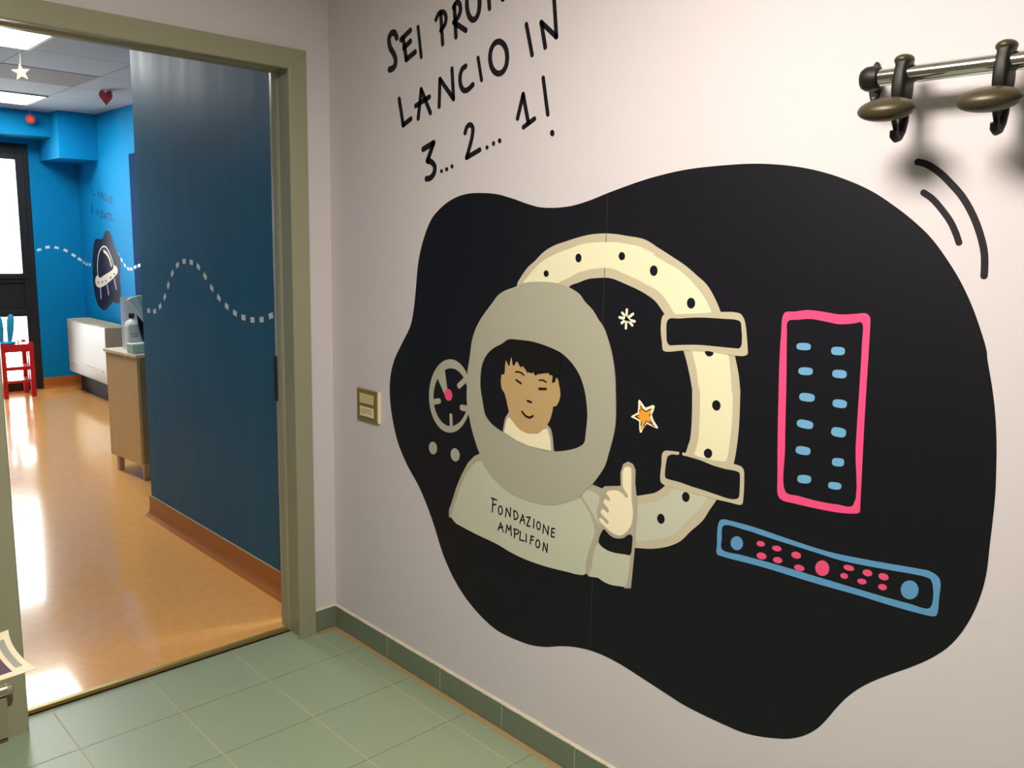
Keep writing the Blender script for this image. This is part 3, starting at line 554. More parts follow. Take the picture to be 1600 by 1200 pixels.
  ["p","panel_light","blue",1,[[[-1985.2,1017.9],[-1984.2,1013.8],[-1981.8,1011.5],[-1977.9,1009.8],[-1970.5,1008.8],[-1963.2,1008.6],[-1959.3,1009.5],[-1957.1,1011.5],[-1956.5,1015.4],[-1957.5,1019.5],[-1960,1021.9],[-1964,1023.5],[-1971.4,1024.5],[-1978.6,1024.7],[-1982.5,1023.7],[-1984.7,1021.8]]],"control_panel_frame"],
  ["p","console_frame","console",1,[[[-1704,874],[-1739,878],[-1804,878],[-1873,874],[-1970,871],[-2059,878],[-2158,889],[-2176,890],[-2195,880],[-2198,839],[-2197,807],[-2192,802],[-2156,798],[-2095,796],[-2043,796],[-1964,793],[-1900,792],[-1811,791],[-1716,786],[-1699,788],[-1697,812],[-1697,860]],[[-1711,861],[-1770,866],[-1826,864],[-1939,861],[-2002,860],[-2088,868],[-2148,875],[-2169,876],[-2180,873],[-2183,816],[-2144,812],[-2094,810],[-2024,809],[-1931,808],[-1845,807],[-1767,804],[-1711,803],[-1709,829]]],None],
  ["p","console_knob","console",1,[[[-1765,835.4],[-1765.6,829.8],[-1764.2,824],[-1761.1,818.7],[-1756.6,814.6],[-1751.2,812.2],[-1745.7,811.7],[-1740.6,813.3],[-1736.5,816.8],[-1734.1,821.7],[-1733.6,827.4],[-1735,833.2],[-1738.1,838.5],[-1742.7,842.6],[-1748.1,844.9],[-1753.6,845.3],[-1758.7,843.7],[-1762.6,840.3]]],"console_frame"],
  ["p","console_knob","console",1,[[[-2158,848.9],[-2158.7,842.3],[-2157.4,835.5],[-2154.2,829.2],[-2149.5,824.3],[-2143.9,821.3],[-2138,820.6],[-2132.5,822.4],[-2128.2,826.3],[-2125.5,832],[-2124.8,838.7],[-2126.2,845.6],[-2129.5,851.9],[-2134.2,856.8],[-2139.9,859.7],[-2145.7,860.3],[-2151.1,858.5],[-2155.4,854.5]]],"console_frame"],
  ["p","console_button","pink2",1,[[[-1973.8,837.9],[-1974.4,832],[-1973.2,826],[-1970.2,820.5],[-1965.9,816.2],[-1960.8,813.7],[-1955.4,813.2],[-1950.4,814.8],[-1946.5,818.4],[-1944.1,823.4],[-1943.5,829.4],[-1944.7,835.5],[-1947.7,841],[-1952.1,845.2],[-1957.3,847.7],[-1962.6,848.1],[-1967.5,846.4],[-1971.4,842.9]]],"console_frame"],
  ["p","console_button","pink2",1,[[[-1820.6,845],[-1819.2,842],[-1816,839.4],[-1811.7,837.8],[-1807.1,837.4],[-1803.2,838.4],[-1800.7,840.5],[-1800.1,843.4],[-1801.5,846.4],[-1804.7,848.9],[-1809,850.5],[-1813.6,850.9],[-1817.5,849.9],[-1820,847.8]]],"console_frame"],
  ["p","console_button","pink2",1,[[[-1826.7,816.7],[-1824.9,813.2],[-1821,810.2],[-1815.8,808.5],[-1810.4,808.2],[-1805.7,809.6],[-1802.9,812.3],[-1802.4,815.8],[-1804.3,819.4],[-1808.2,822.4],[-1813.4,824.1],[-1818.8,824.3],[-1823.4,822.9],[-1826.2,820.2]]],"console_frame"],
  ["p","console_button","pink2",1,[[[-1861.7,845.2],[-1860.2,842.2],[-1856.8,839.7],[-1852.1,838.1],[-1847.1,837.6],[-1842.8,838.6],[-1839.9,840.6],[-1839.2,843.4],[-1840.7,846.4],[-1844.2,848.9],[-1848.9,850.6],[-1853.9,850.9],[-1858.2,850],[-1861,848]]],"console_frame"],
  ["p","console_button","pink2",1,[[[-1865.8,819.1],[-1864.3,815.9],[-1860.9,813.1],[-1856.2,811.2],[-1851.2,810.8],[-1846.8,811.8],[-1844,814],[-1843.3,817.1],[-1844.9,820.4],[-1848.4,823.2],[-1853.1,825],[-1858.1,825.5],[-1862.4,824.5],[-1865.2,822.2]]],"console_frame"],
  ["p","console_button","pink2",1,[[[-1909,842.6],[-1907.2,839.2],[-1903.6,836.4],[-1898.8,834.7],[-1893.7,834.6],[-1889.3,836],[-1886.6,838.6],[-1886.1,842],[-1887.9,845.4],[-1891.6,848.2],[-1896.4,849.9],[-1901.5,850],[-1905.8,848.6],[-1908.4,846]]],"console_frame"],
  ["p","console_button","pink2",1,[[[-1918.9,816.1],[-1917.2,812.9],[-1913.5,810.3],[-1908.4,808.7],[-1903.1,808.5],[-1898.5,809.7],[-1895.6,812.1],[-1894.9,815.2],[-1896.7,818.3],[-1900.5,821],[-1905.6,822.5],[-1910.9,822.7],[-1915.4,821.5],[-1918.3,819.2]]],"console_frame"],
  ["p","console_button","pink2",1,[[[-2027.9,848.9],[-2026.3,846.2],[-2022.8,844],[-2018,842.6],[-2012.9,842.5],[-2008.4,843.6],[-2005.5,845.6],[-2004.8,848.3],[-2006.4,851.1],[-2010,853.3],[-2014.8,854.6],[-2020,854.8],[-2024.4,853.7],[-2027.2,851.6]]],"console_frame"],
  ["p","console_button","pink2",1,[[[-2016.1,828.5],[-2014.9,825.8],[-2012.2,823.5],[-2008.8,822.2],[-2005.2,822.1],[-2002.1,823.1],[-2000.1,825.2],[-1999.8,827.9],[-2001,830.7],[-2003.7,833],[-2007.1,834.3],[-2010.8,834.4],[-2013.8,833.3],[-2015.7,831.2]]],"console_frame"],
  ["p","console_button","pink2",1,[[[-2065.9,850],[-2064.4,846.8],[-2061.2,844.1],[-2057,842.6],[-2052.5,842.5],[-2048.6,843.8],[-2046.2,846.2],[-2045.7,849.4],[-2047.2,852.6],[-2050.4,855.3],[-2054.7,856.8],[-2059.2,856.9],[-2063,855.6],[-2065.4,853.1]]],"console_frame"],
  ["p","console_button","pink2",1,[[[-2055.8,828.8],[-2054.5,826],[-2051.6,823.7],[-2047.6,822.1],[-2043.3,821.7],[-2039.5,822.5],[-2037.1,824.4],[-2036.4,827],[-2037.7,829.8],[-2040.6,832.2],[-2044.6,833.7],[-2048.9,834.1],[-2052.7,833.3],[-2055.1,831.4]]],"console_frame"],
  ["p","console_button","pink2",1,[[[-2099.1,851.2],[-2097.5,848.1],[-2094.1,845.6],[-2089.8,844.4],[-2085.2,844.5],[-2081.4,846],[-2079,848.6],[-2078.6,851.8],[-2080.3,854.9],[-2083.6,857.4],[-2088,858.6],[-2092.5,858.5],[-2096.4,856.9],[-2098.7,854.3]]],"console_frame"],
  ["p","console_button","pink2",1,[[[-2097.4,830.2],[-2096.3,827.2],[-2093.6,824.7],[-2090,823],[-2086,822.7],[-2082.6,823.6],[-2080.4,825.7],[-2079.8,828.5],[-2081,831.5],[-2083.7,834],[-2087.4,835.6],[-2091.3,836],[-2094.7,835],[-2096.8,833]]],"console_frame"],
 ],
 'arcs': [
  ["s","long","ink2",0,[[[[-2077.4,1673.8],[-2091.8,1669.5],[-2116.3,1654.3],[-2141.1,1631.3],[-2163.5,1606.5],[-2184.2,1574.1],[-2200.9,1537.5],[-2210.6,1505.6],[-2213.8,1478.1],[-2214.3,1465.5]],12.6]],None],
  ["s","short","ink2",0,[[[[-2093.4,1616.6],[-2109.6,1605.5],[-2130,1584],[-2148.1,1560.5],[-2159.2,1539.6],[-2165.6,1524.5]],11.9]],None],
 ],
 'slogan': [
  ["s","letter","ink",0,[[[[-409.8,2150.4],[-399.4,2165.1],[-383.6,2168.1],[-367.7,2155.3],[-372.9,2126.4],[-392.2,2104],[-403.6,2082.7],[-399.2,2066.1],[-387.7,2059.1],[-370,2057.4]],20.9]],None],
  ["s","letter","ink",0,[[[[-432.2,2140.7],[-482.2,2160.9]],17.9],[[[-444.2,2142.7],[-461.3,2076.4]],18.2],[[[-448.5,2113.1],[-482.3,2128.4]],17.9],[[[-461.3,2076.4],[-507.4,2092.7]],17.8]],None],
  ["s","letter","ink",0,[[[[-521.8,2164.1],[-538.7,2074.1]],14.7]],None],
  ["s","letter","ink",0,[[[[-634.1,2184.9],[-644.4,2096.4]],15.4],[[[-611.1,2171.9],[-626.4,2187.6],[-649.4,2185.5],[-659.4,2171.5],[-655.1,2151.8],[-634.7,2136.9]],15.2]],None],
  ["s","letter","ink",0,[[[[-698,2196.4],[-706.8,2107.5]],16.4],[[[-694.3,2192.5],[-708.9,2203.3],[-722.2,2196.5],[-726.2,2178.1],[-717,2161.9],[-696.5,2149.6]],16.1],[[[-696.5,2149.6],[-751.9,2118.4]],16]],None],
  ["s","letter","ink",0,[[[[-811.4,2182.8],[-808.1,2160.9],[-798.2,2146],[-784.3,2142.3],[-769.9,2150.8],[-759.1,2169.3],[-754.8,2192.9],[-758.2,2215.1],[-768.3,2229.8],[-782.3,2233.2],[-796.5,2224.5],[-807.1,2206.1],[-811.4,2182.8]],17.2]],None],
  ["s","letter","ink",0,[[[[-854.3,2161.5],[-843,2236.9]],15.2],[[[-843,2236.9],[-909.8,2175.8]],14.9],[[[-909.8,2175.8],[-901.9,2246.2]],14.8]],None],
  ["s","letter","ink",0,[[[[-961.5,2189.1],[-949.9,2257.1]],14.5],[[[-921.3,2250.6],[-981,2264.8]],14.3]],None],
  ["s","letter","ink",0,[[[[-1054.6,2215.5],[-1051.4,2197.2],[-1041.3,2185.2],[-1026.9,2182.8],[-1011.9,2190.8],[-1000.6,2207.1],[-995.9,2227.3],[-999.2,2245.8],[-1009.6,2257.7],[-1024.1,2259.7],[-1038.9,2251.5],[-1050,2235.3],[-1054.6,2215.5]],15.4]],None],
  ["s","letter","ink",0,[[[[-422.7,1959.4],[-444.4,1877.7]],17.1],[[[-444.4,1876.7],[-485.5,1892.5]],16.8]],None],
  ["s","letter","ink",0,[[[[-524.1,1890.6],[-539.3,1976.1]],16.3],[[[-539.3,1976.1],[-586.1,1901.9]],16.1],[[[-510.6,1929.8],[-580.8,1949.6]],16]],None],
  ["s","letter","ink",0,[[[[-629.5,1916.7],[-632.5,1996.1]],15.6],[[[-632.5,1996.1],[-698.4,1931.7]],15.3],[[[-698.4,1931.7],[-689.6,2019.1]],15.2]],None],
  ["s","letter","ink",0,[[[[-752.4,2018.3],[-736.5,2010.9],[-728,1991.5],[-731.4,1966.1],[-746.4,1950.8],[-764.6,1951.1],[-785.9,1962.1]],16.4]],None],
  ["s","letter","ink",0,[[[[-807.7,2034.1],[-824.6,1971]],13.1]],None],
  ["s","letter","ink",0,[[[[-932.1,2018],[-928,1997.3],[-915.3,1983.2],[-897.5,1979.6],[-879.1,1987.7],[-865.3,2005.4],[-859.8,2027.9],[-864.1,2049],[-877.1,2062.9],[-895.1,2066],[-913.2,2057.6],[-926.7,2040],[-932.1,2018]],16.7]],None],
  ["s","letter","ink",0,[[[[-1005.4,2093.7],[-1030.5,2011.6]],13.7]],None],
  ["s","letter","ink",0,[[[[-1079.7,2024.3],[-1062.3,2089.8]],14],[[[-1062.3,2089.8],[-1120,2044.5]],13.7],[[[-1120,2044.5],[-1107.4,2141.9]],13.6]],None],
  ["s","letter","ink",0,[[[[-550.4,1794.4],[-603,1810.3]],18.3],[[[-603,1810.3],[-572.8,1757.8]],18.6],[[[-572.8,1757.8],[-595.5,1751.7],[-610.1,1736.4],[-605.5,1717.2],[-587.9,1704.8],[-567.5,1702.6]],18.4]],None],
  ["s","letter","ink",0,[[[[-753.8,1828.9],[-763,1845.7],[-777.4,1850],[-788.5,1839.9],[-786.8,1817.3],[-775.1,1786],[-762.5,1756.8]],15.5],[[[-762.5,1756.8],[-820.6,1775.3]],15.4]],None],
  ["s","letter","ink",0,[[[[-978.7,1850.4],[-999,1912.3]],14.1],[[[-999,1912.3],[-1021.8,1835.9]],14],[[[-1003.2,1824.7],[-1045.2,1843.2]],13.9]],None],
  ["s","letter","ink",0,[[[[-1074.9,1946.6],[-1096,1850.3]],12.9]],None],
  ["p","full_stop","ink",0,[[[-650.7,1722.4],[-649.4,1718.8],[-645.9,1716.7],[-641.5,1716.9],[-637.9,1719.3],[-636.5,1723.1],[-637.8,1726.7],[-641.4,1728.8],[-645.7,1728.6],[-649.3,1726.2]]],None],
  ["p","full_stop","ink",0,[[[-676.3,1727],[-674.9,1723.1],[-671.1,1720.9],[-666.3,1721.1],[-662.3,1723.7],[-660.8,1727.7],[-662.2,1731.6],[-666.1,1733.8],[-670.9,1733.6],[-674.8,1731]]],None],
  ["p","full_stop","ink",0,[[[-700.8,1734.3],[-699.5,1730.5],[-696.1,1728.2],[-691.9,1728.4],[-688.4,1731],[-687,1735],[-688.3,1738.8],[-691.7,1741.1],[-695.9,1740.9],[-699.4,1738.3]]],None],
  ["p","full_stop","ink",0,[[[-859.8,1779.6],[-858.6,1775.9],[-855.2,1773.9],[-850.9,1774.1],[-847.3,1776.7],[-845.9,1780.5],[-847.1,1784.1],[-850.6,1786.2],[-854.9,1785.9],[-858.4,1783.4]]],None],
  ["p","full_stop","ink",0,[[[-887.8,1788.9],[-886.6,1784.8],[-883.3,1782.4],[-879,1782.7],[-875.5,1785.5],[-874.1,1789.8],[-875.3,1793.9],[-878.7,1796.3],[-882.9,1796],[-886.4,1793.2]]],None],
  ["p","full_stop","ink",0,[[[-914.1,1794.6],[-912.8,1790.5],[-909.1,1788.2],[-904.5,1788.5],[-900.7,1791.4],[-899.2,1795.6],[-900.5,1799.7],[-904.2,1802],[-908.7,1801.7],[-912.5,1798.8]]],None],
  ["p","full_stop","ink",0,[[[-1123,1799.7],[-1121.6,1794.7],[-1117.6,1791.8],[-1112.4,1792.2],[-1108.1,1795.7],[-1106.3,1801],[-1107.7,1806],[-1111.8,1808.8],[-1116.9,1808.4],[-1121.2,1804.9]]],None],
 ],
 'dash_part': [
  ["q","dash","white",0,[[[1734.9,1139],[1698.9,1139.8],[1698.4,1116.8],[1734.4,1116]]],None],
  ["q","dash","white",0,[[[1656.5,1137.3],[1621.3,1144.7],[1616.5,1122.1],[1651.8,1114.7]]],None],
  ["q","dash","white",0,[[[1583.7,1161.2],[1552.6,1179.3],[1541,1159.4],[1572.1,1141.3]]],None],
  ["q","dash","white",0,[[[1518,1206.8],[1492,1231.7],[1476.1,1215],[1502.1,1190.2]]],None],
  ["q","dash","white",0,[[[1466.6,1265.5],[1442.8,1292.6],[1425.5,1277.4],[1449.3,1250.4]]],None],
  ["q","dash","white",0,[[[1412.7,1328.1],[1385.2,1351.3],[1370.4,1333.6],[1398,1310.5]]],None],
  ["q","dash","white",0,[[[1345.6,1376.9],[1312.5,1391],[1303.5,1369.8],[1336.6,1355.8]]],None],
  ["q","dash","white",0,[[[1263.4,1402.8],[1227.7,1406.8],[1225.1,1383.9],[1260.9,1379.9]]],None],
  ["q","dash","white",0,[[[1180.6,1405],[1144.9,1400.4],[1147.9,1377.6],[1183.6,1382.2]]],None],
  ["q","dash","white",0,[[[1100.3,1390.6],[1067,1377.1],[1075.6,1355.8],[1109,1369.3]]],None],
  ["q","dash","white",0,[[[1028.1,1352.2],[998.2,1332.1],[1011.1,1313],[1041,1333.1]]],None],
  ["q","dash","white",0,[[[962.2,1302.4],[932.2,1282.5],[944.9,1263.3],[974.9,1283.2]]],None],
  ["q","dash","white",0,[[[895.3,1261],[863.1,1244.8],[873.4,1224.3],[905.6,1240.4]]],None],
  ["q","dash","white",0,[[[821.8,1227.4],[788,1215],[795.9,1193.4],[829.7,1205.8]]],None],
  ["q","dash","white",0,[[[746.1,1201.9],[711,1193.6],[716.3,1171.2],[751.4,1179.5]]],None],
  ["q","dash","white",0,[[[668.2,1186.6],[632.4,1182.7],[634.9,1159.8],[670.7,1163.7]]],None],
  ["q","dash","white",0,[[[588.7,1180.2],[552.7,1181.1],[552.1,1158.1],[588.1,1157.3]]],None],
  ["q","dash","white",0,[[[509.3,1185.1],[473.8,1191.6],[469.7,1168.9],[505.1,1162.5]]],None],
  ["q","dash","white",0,[[[429.3,1204.9],[394.5,1214.2],[388.6,1192],[423.4,1182.7]]],None],
 ],
 'dash_win': [
  ["q","dash","white",0,[[[672.6,1342.2],[710.6,1354.7],[703.1,1377.5],[665.1,1365]]],None],
  ["q","dash","white",0,[[[745.4,1369.9],[785,1375.5],[781.6,1399.3],[742,1393.7]]],None],
  ["q","dash","white",0,[[[821.5,1373.4],[860.8,1366.3],[865.1,1389.9],[825.7,1397]]],None],
  ["q","dash","white",0,[[[899.6,1353.7],[935.6,1336.3],[946,1357.9],[910,1375.3]]],None],
  ["q","dash","white",0,[[[970.1,1310.8],[1002.8,1287.9],[1016.6,1307.5],[983.8,1330.5]]],None],
  ["q","dash","white",0,[[[1024,1271.1],[1056,1247.1],[1070.4,1266.2],[1038.5,1290.3]]],None],
 ],
 'dash_ufo': [
  ["q","dash","white",0,[[[6355.8,1257.1],[6306.5,1248.7],[6310.9,1223],[6360.2,1231.4]]],None],
  ["q","dash","white",0,[[[6276,1241.3],[6226.2,1236.9],[6228.5,1211],[6278.3,1215.4]]],None],
  ["q","dash","white",0,[[[6186.6,1238.3],[6136.6,1237.6],[6137,1211.6],[6187,1212.3]]],None],
 ],
 'dash_ufo2': [
  ["q","dash","white",0,[[[5374.5,1360.9],[5331,1336.3],[5343.8,1313.6],[5387.3,1338.3]]],None],
  ["q","dash","white",0,[[[5296.4,1317.1],[5253.3,1291.8],[5266.5,1269.4],[5309.6,1294.7]]],None],
  ["q","dash","white",0,[[[5225.3,1270.8],[5180.1,1249.5],[5191.2,1226],[5236.4,1247.3]]],None],
  ["q","dash","white",0,[[[5149.2,1237.6],[5100,1228.8],[5104.5,1203.2],[5153.8,1212]]],None],
  ["q","dash","white",0,[[[5077.7,1233.5],[5027.7,1233.6],[5027.7,1207.6],[5077.7,1207.5]]],None],
 ],
 'dash_door': [
  ["q","dash","white",0,[[[4933,1250.3],[4873.9,1260.6],[4869.4,1235],[4928.5,1224.7]]],None],
  ["q","dash","white",0,[[[4840.3,1266.4],[4781.2,1276.7],[4776.8,1251.1],[4835.9,1240.8]]],None],
 ],
 'ufo': [
  ["p","background","navy2",0,[[[5614,1555],[5540,1536],[5475,1457],[5412,1373],[5343,1332],[5319,1259],[5345,1121],[5337,1015],[5370,917],[5456,890],[5564,894],[5664,854],[5767,812],[5866,807],[5993,844],[6074,964],[6093,1088],[6073,1259],[6012,1417],[5952,1468],[5754,1481],[5680,1541]]],None],
  ["s","dome","star_white",1,[[[[5943.3,1134.2],[5931.7,1240.7],[5874.7,1342],[5767,1401.1],[5671.2,1400.5],[5585.2,1348.2],[5519.3,1274.7],[5489.7,1227.3]],15.3]],None],
  ["s","dome_highlight","star_white",1,[[[[5734.5,1364.6],[5650,1336],[5588.5,1288.9],[5556.4,1235.9]],30.4]],None],
  ["s","landing_leg","mauve",1,[[[[5889,1024.6],[5887.1,918.2]],32]],None],
  ["s","landing_leg","mauve",1,[[[[5696.3,1050.7],[5668,969.7]],31]],None],
  ["s","landing_leg","mauve",1,[[[[5495.9,1108.9],[5459,1029.8]],30.1]],None],
  ["p","saucer","star_white",2,[[[6018,1092],[5944,1129],[5898,1108],[5746,1142],[5515,1205],[5479,1238],[5406,1219],[5396,1183],[5479,1137],[5695,1062],[5863,1020],[5963,1018],[6019,1046]]],None],
  ["p","porthole","navy2",3,[[[5925.7,1062.1],[5930.9,1054.7],[5940.9,1051.3],[5949.9,1053.8],[5952.6,1060.9],[5947.4,1068.2],[5937.4,1071.7],[5928.4,1069.1]]],"saucer"],
  ["p","porthole","navy2",3,[[[5815.7,1070.5],[5820.7,1063.2],[5830.5,1059.8],[5839.3,1062.3],[5842,1069.3],[5836.9,1076.6],[5827.1,1080],[5818.3,1077.5]]],"saucer"],
  ["p","porthole","navy2",3,[[[5709.7,1086.4],[5714.6,1079.1],[5724.2,1075.8],[5732.9,1078.3],[5735.5,1085.2],[5730.6,1092.4],[5721,1095.8],[5712.3,1093.2]]],"saucer"],
  ["p","porthole","navy2",3,[[[5574.1,1123.9],[5579.9,1116],[5591.6,1112.3],[5602.2,1115.1],[5605.6,1122.6],[5599.8,1130.5],[5588.1,1134.2],[5577.5,1131.4]]],"saucer"],
  ["p","porthole","navy2",3,[[[5472.5,1160.4],[5478.1,1153.3],[5489.5,1150.1],[5500,1152.5],[5503.4,1159.2],[5497.8,1166.3],[5486.4,1169.5],[5476,1167.1]]],"saucer"],
 ],
 'ufo_text': [
  ["s","letter","ink3",0,[[[[5981.5,1967],[5973.5,1917.8]],11.2]],None],
  ["s","letter","ink3",0,[[[[5929.4,1941.4],[5926.7,1881.7]],11.2],[[[5926.7,1881.7],[5890,1884]],11.1]],None],
  ["s","letter","ink3",0,[[[[5820.1,1910],[5792.6,1862.1]],11],[[[5792.6,1862.1],[5766.1,1904.2]],10.9]],None],
  ["s","letter","ink3",0,[[[[5731,1903.2],[5732.9,1854.2]],10.9]],None],
  ["s","letter","ink3",0,[[[[5725.1,1843.3],[5682.8,1906]],10.8],[[[5682.8,1906],[5659.4,1837.5]],10.8],[[[5712,1864.3],[5668.1,1861.1]],10.8]],None],
  ["s","letter","ink3",0,[[[[5598.6,1882.5],[5624.7,1875.8],[5640.7,1855.1],[5629.1,1830.5],[5600.6,1831.9],[5597.6,1850.9]],10.7]],None],
  ["s","letter","ink3",0,[[[[5539.2,1866.2],[5564.9,1860.6],[5580.6,1839.9],[5568.9,1816.5],[5541.1,1815.9],[5538.1,1834.7]],10.6]],None],
  ["s","letter","ink3",0,[[[[5503.8,1856.9],[5505.6,1806.8]],10.6]],None],
  ["s","letter","ink3",0,[[[[5438.8,1824.1],[5443.9,1810.2],[5453.3,1800.1],[5464.5,1796.5],[5474.5,1800.5],[5480.7,1810.9],[5481.3,1825.1],[5476.2,1839],[5466.8,1849.1],[5455.6,1852.6],[5445.6,1848.6],[5439.5,1838.2],[5438.8,1824.1]],10.5]],None],
  ["s","letter","ink3",0,[[[[6017,1786.5],[6012.7,1716.1]],11.3],[[[6017,1786.5],[5961.3,1779]],11.2],[[[6016.1,1753.6],[5973.4,1748.5]],11.3],[[[6012.7,1716.1],[5966.2,1713.4]],11.3],[[[5998.5,1814.7],[5976.7,1805.5]],11.3]],None],
  ["s","letter","ink3",0,[[[[5876.1,1755.8],[5872.3,1701.4]],11.1]],None],
  ["s","letter","ink3",0,[[[[5853.2,1698],[5845.8,1741.3]],11.1],[[[5845.8,1741.3],[5808.6,1692.1]],11],[[[5808.6,1692.1],[5797.7,1737.3]],11]],None],
  ["s","letter","ink3",0,[[[[5769,1734.8],[5712.7,1726.5]],10.9],[[[5712.7,1726.5],[5768.8,1678.8]],11],[[[5768.8,1678.8],[5712.3,1671.8]],10.9]],None],
  ["s","letter","ink3",0,[[[[5675.7,1719.6],[5677.7,1669.4]],10.9]],None],
  ["s","letter","ink3",0,[[[[5665.9,1664],[5622.6,1716.9]],10.8],[[[5622.6,1716.9],[5598.1,1656]],10.7],[[[5650.3,1682],[5603.6,1679.5]],10.7]],None],
  ["s","letter","ink3",0,[[[[5552.2,1708.6],[5557.6,1655.8]],10.7],[[[5582.9,1711.1],[5519.3,1701.9]],10.6]],None],
  ["s","letter","ink3",0,[[[[5474.8,1673.1],[5479.7,1660.5],[5489,1651.3],[5500.2,1648],[5510.5,1651.5],[5516.9,1660.8],[5517.7,1673.4],[5512.8,1686.1],[5503.5,1695.2],[5492.2,1698.5],[5482.1,1695],[5475.7,1685.7],[5474.8,1673.1]],10.6]],None],
  ["p","full_stop","ink3",0,[[[5430.8,1643.4],[5436.2,1638],[5445.3,1638.1],[5449,1643.5],[5443.6,1648.9],[5434.5,1648.9]]],None],
  ["p","full_stop","ink3",0,[[[5407.2,1640.2],[5412.5,1634.7],[5421.6,1634.8],[5425.3,1640.2],[5419.9,1645.7],[5410.8,1645.6]]],None],
  ["p","full_stop","ink3",0,[[[5383.4,1637.9],[5388.8,1632.5],[5397.8,1632.6],[5401.4,1638],[5396.1,1643.4],[5387.1,1643.4]]],None],
 ],
}

# ------------------------------------------------------------------ the setting
ST = 'structure'
HC, HR = 2.50, 2.60            # ceiling of the corridor, of the far room
FZ = .010                      # far room's floor lies a little higher
XL, YB = -2.9, -5.0           # corridor's unseen left and rear walls
RX, RY, RL = 1.07, 6.38, -2.6  # far room: right wall, window wall, left wall
DX0, DX1, DZ = -1.15, -.11, 2.14   # hole for the door frame

obj('floor', B(XL - .1, .1, YB - .1, .078, -.1, 0), M['tiles'], kind=ST)
obj('floor', B(RL - .1, RX + .1, .085, RY + .2, -.1, FZ), M['vinyl'], kind=ST)
obj('wall_right', B(0, .12, YB - .1, .08, 0, HC), M['wall'], kind=ST)
obj('wall_back', B((DX1, 0, 0, .08, 0, HC), (XL, DX0, 0, .08, 0, HC), (DX0, DX1, 0, .08, DZ, HC)), M['wall'], kind=ST)
obj('wall_left', B(XL - .1, XL, YB - .1, .08, 0, HC), M['wall_grey'], kind=ST)
obj('wall_rear', B(XL, 0, YB - .1, YB, 0, HC), M['wall_grey'], kind=ST)
obj('ceiling', B(XL - .1, .12, YB - .1, .08, HC, HC + .1), M['white_ceil'], kind=ST)
# far room
obj('wall_near', B((RL, DX0, .08, .15, 0, HR), (DX0, DX1, .08, .15, DZ, HR)), M['blue'], kind=ST)
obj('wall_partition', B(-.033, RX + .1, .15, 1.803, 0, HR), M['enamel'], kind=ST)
obj('wall_side', B(RX, RX + .1, 1.803, RY + .2, 0, HR), M['blue'], kind=ST)
obj('wall_far', B(RL - .1, RL, .08, RY + .2, 0, HR), M['blue'], kind=ST)
WX0, WX1, WZ = -.47, .645, 2.34
obj('wall_window', B((WX1, RX, RY, RY + .2, 0, HR), (RL, WX0, RY, RY + .2, 0, HR), (WX0, WX1, RY, RY + .2, WZ, HR)), M['blue'], kind=ST)
obj('ceiling', B(RL - .1, RX + .1, .08, RY + .2, HR, HR + .1), M['ceil'], kind=ST)
obj('trim_3', B(RL, .74, 5.97, RY, 2.385, HR), M['blue'], kind=ST)      # beam above the window
obj('trim_4', B(.74, RX, 5.74, RY, 2.19, HR), M['blue'], kind=ST)       # boxed duct in the corner
obj('trim_7', B(-.146, .456, 3.734, 4.336, HR - .003, HR), M['grey_tile'], kind=ST)   # one darker ceiling tile

# window: black frame, mid panel, panes
win = thing('window_1', None, None, (WX0, RY, 0), kind=ST)
fy0, fy1 = RY - .012, RY + .06
g1, glo, ghi = .54, 1.136, 2.19
obj('window_frame', B((g1, WX1, fy0, fy1, FZ, WZ), (WX0, WX0 + .1, fy0, fy1, FZ, WZ), (WX0 + .1, g1, fy0, fy1, ghi, WZ),
                      (WX0 + .1, g1, fy0, fy1, 1.05, glo), (WX0 + .1, g1, fy0, fy1, .725, .79), (WX0 + .1, g1, fy0, fy1, FZ, .10)), M['black_frame'], win, bevel=.006)
obj('window_panel', B(WX0 + .1, g1, RY + .012, RY + .04, .79, 1.05), M['black_frame'], win)
obj('window_sash', B((g1 - .012, g1 + .06, RY - .026, RY - .012, glo - .05, ghi + .06), (WX0 + .1, g1, RY - .026, RY - .012, ghi, ghi + .06),
                     (WX0 + .1, g1, RY - .026, RY - .012, glo - .05, glo)), M['black_frame'], win, bevel=.004)
for a, b in ((WX0 + .1, g1),):
    obj('pane', B(a, b, RY + .025, RY + .031, glo, ghi), M['glass'], win)
    obj('pane', B(a, b, RY + .025, RY + .031, .10, .725), M['glass'], win)

# door in the far room's right wall: deep blue leaf
dr = obj('door_1', B(1.05, RX, 4.0, 4.93, FZ, 2.2), M['petrol'], kind=ST, bevel=.004)

# metal door frame: one profile mitred round three sides
PROF = [(0, 0), (0, -.017), (.062, -.017), (.066, -.0155), (.068, -.012), (.068, -.003), (.066, .0), (.057, .001), (.057, .076), (.0585, .079), (.062, .084),
        (.0645, .095), (.0650, .115), (.063, .132), (.058, .143), (.05, .15), (0, .15)]
XO, XI, ZO = -.100, -1.162, 2.149
fr = thing('trim_1', None, None, (XO, 0, 0), kind=ST)
def sweep(rows):
    bm = bmesh.new()
    R_ = [[bm.verts.new(q) for q in r] for r in rows]
    n = len(PROF)
    for a, b in zip(R_, R_[1:]):
        for k in range(n): bm.faces.new((a[k], a[(k + 1) % n], b[(k + 1) % n], b[k]))
    tri = geometry.tessellate_polygon([[Vector((p[0], p[1], 0)) for p in PROF]])
    for r in (R_[0], R_[-1]):
        for t in tri: bm.faces.new([r[i] for i in t])
    return bm
jr = obj('jamb', sweep([[(XO - d, y, 0) for d, y in PROF], [(XO - d, y, ZO - d) for d, y in PROF]]), M['frame'], fr)
jl = obj('jamb', sweep([[(XI + d, y, 0) for d, y in PROF], [(XI + d, y, ZO - d) for d, y in PROF]]), M['frame'], fr)
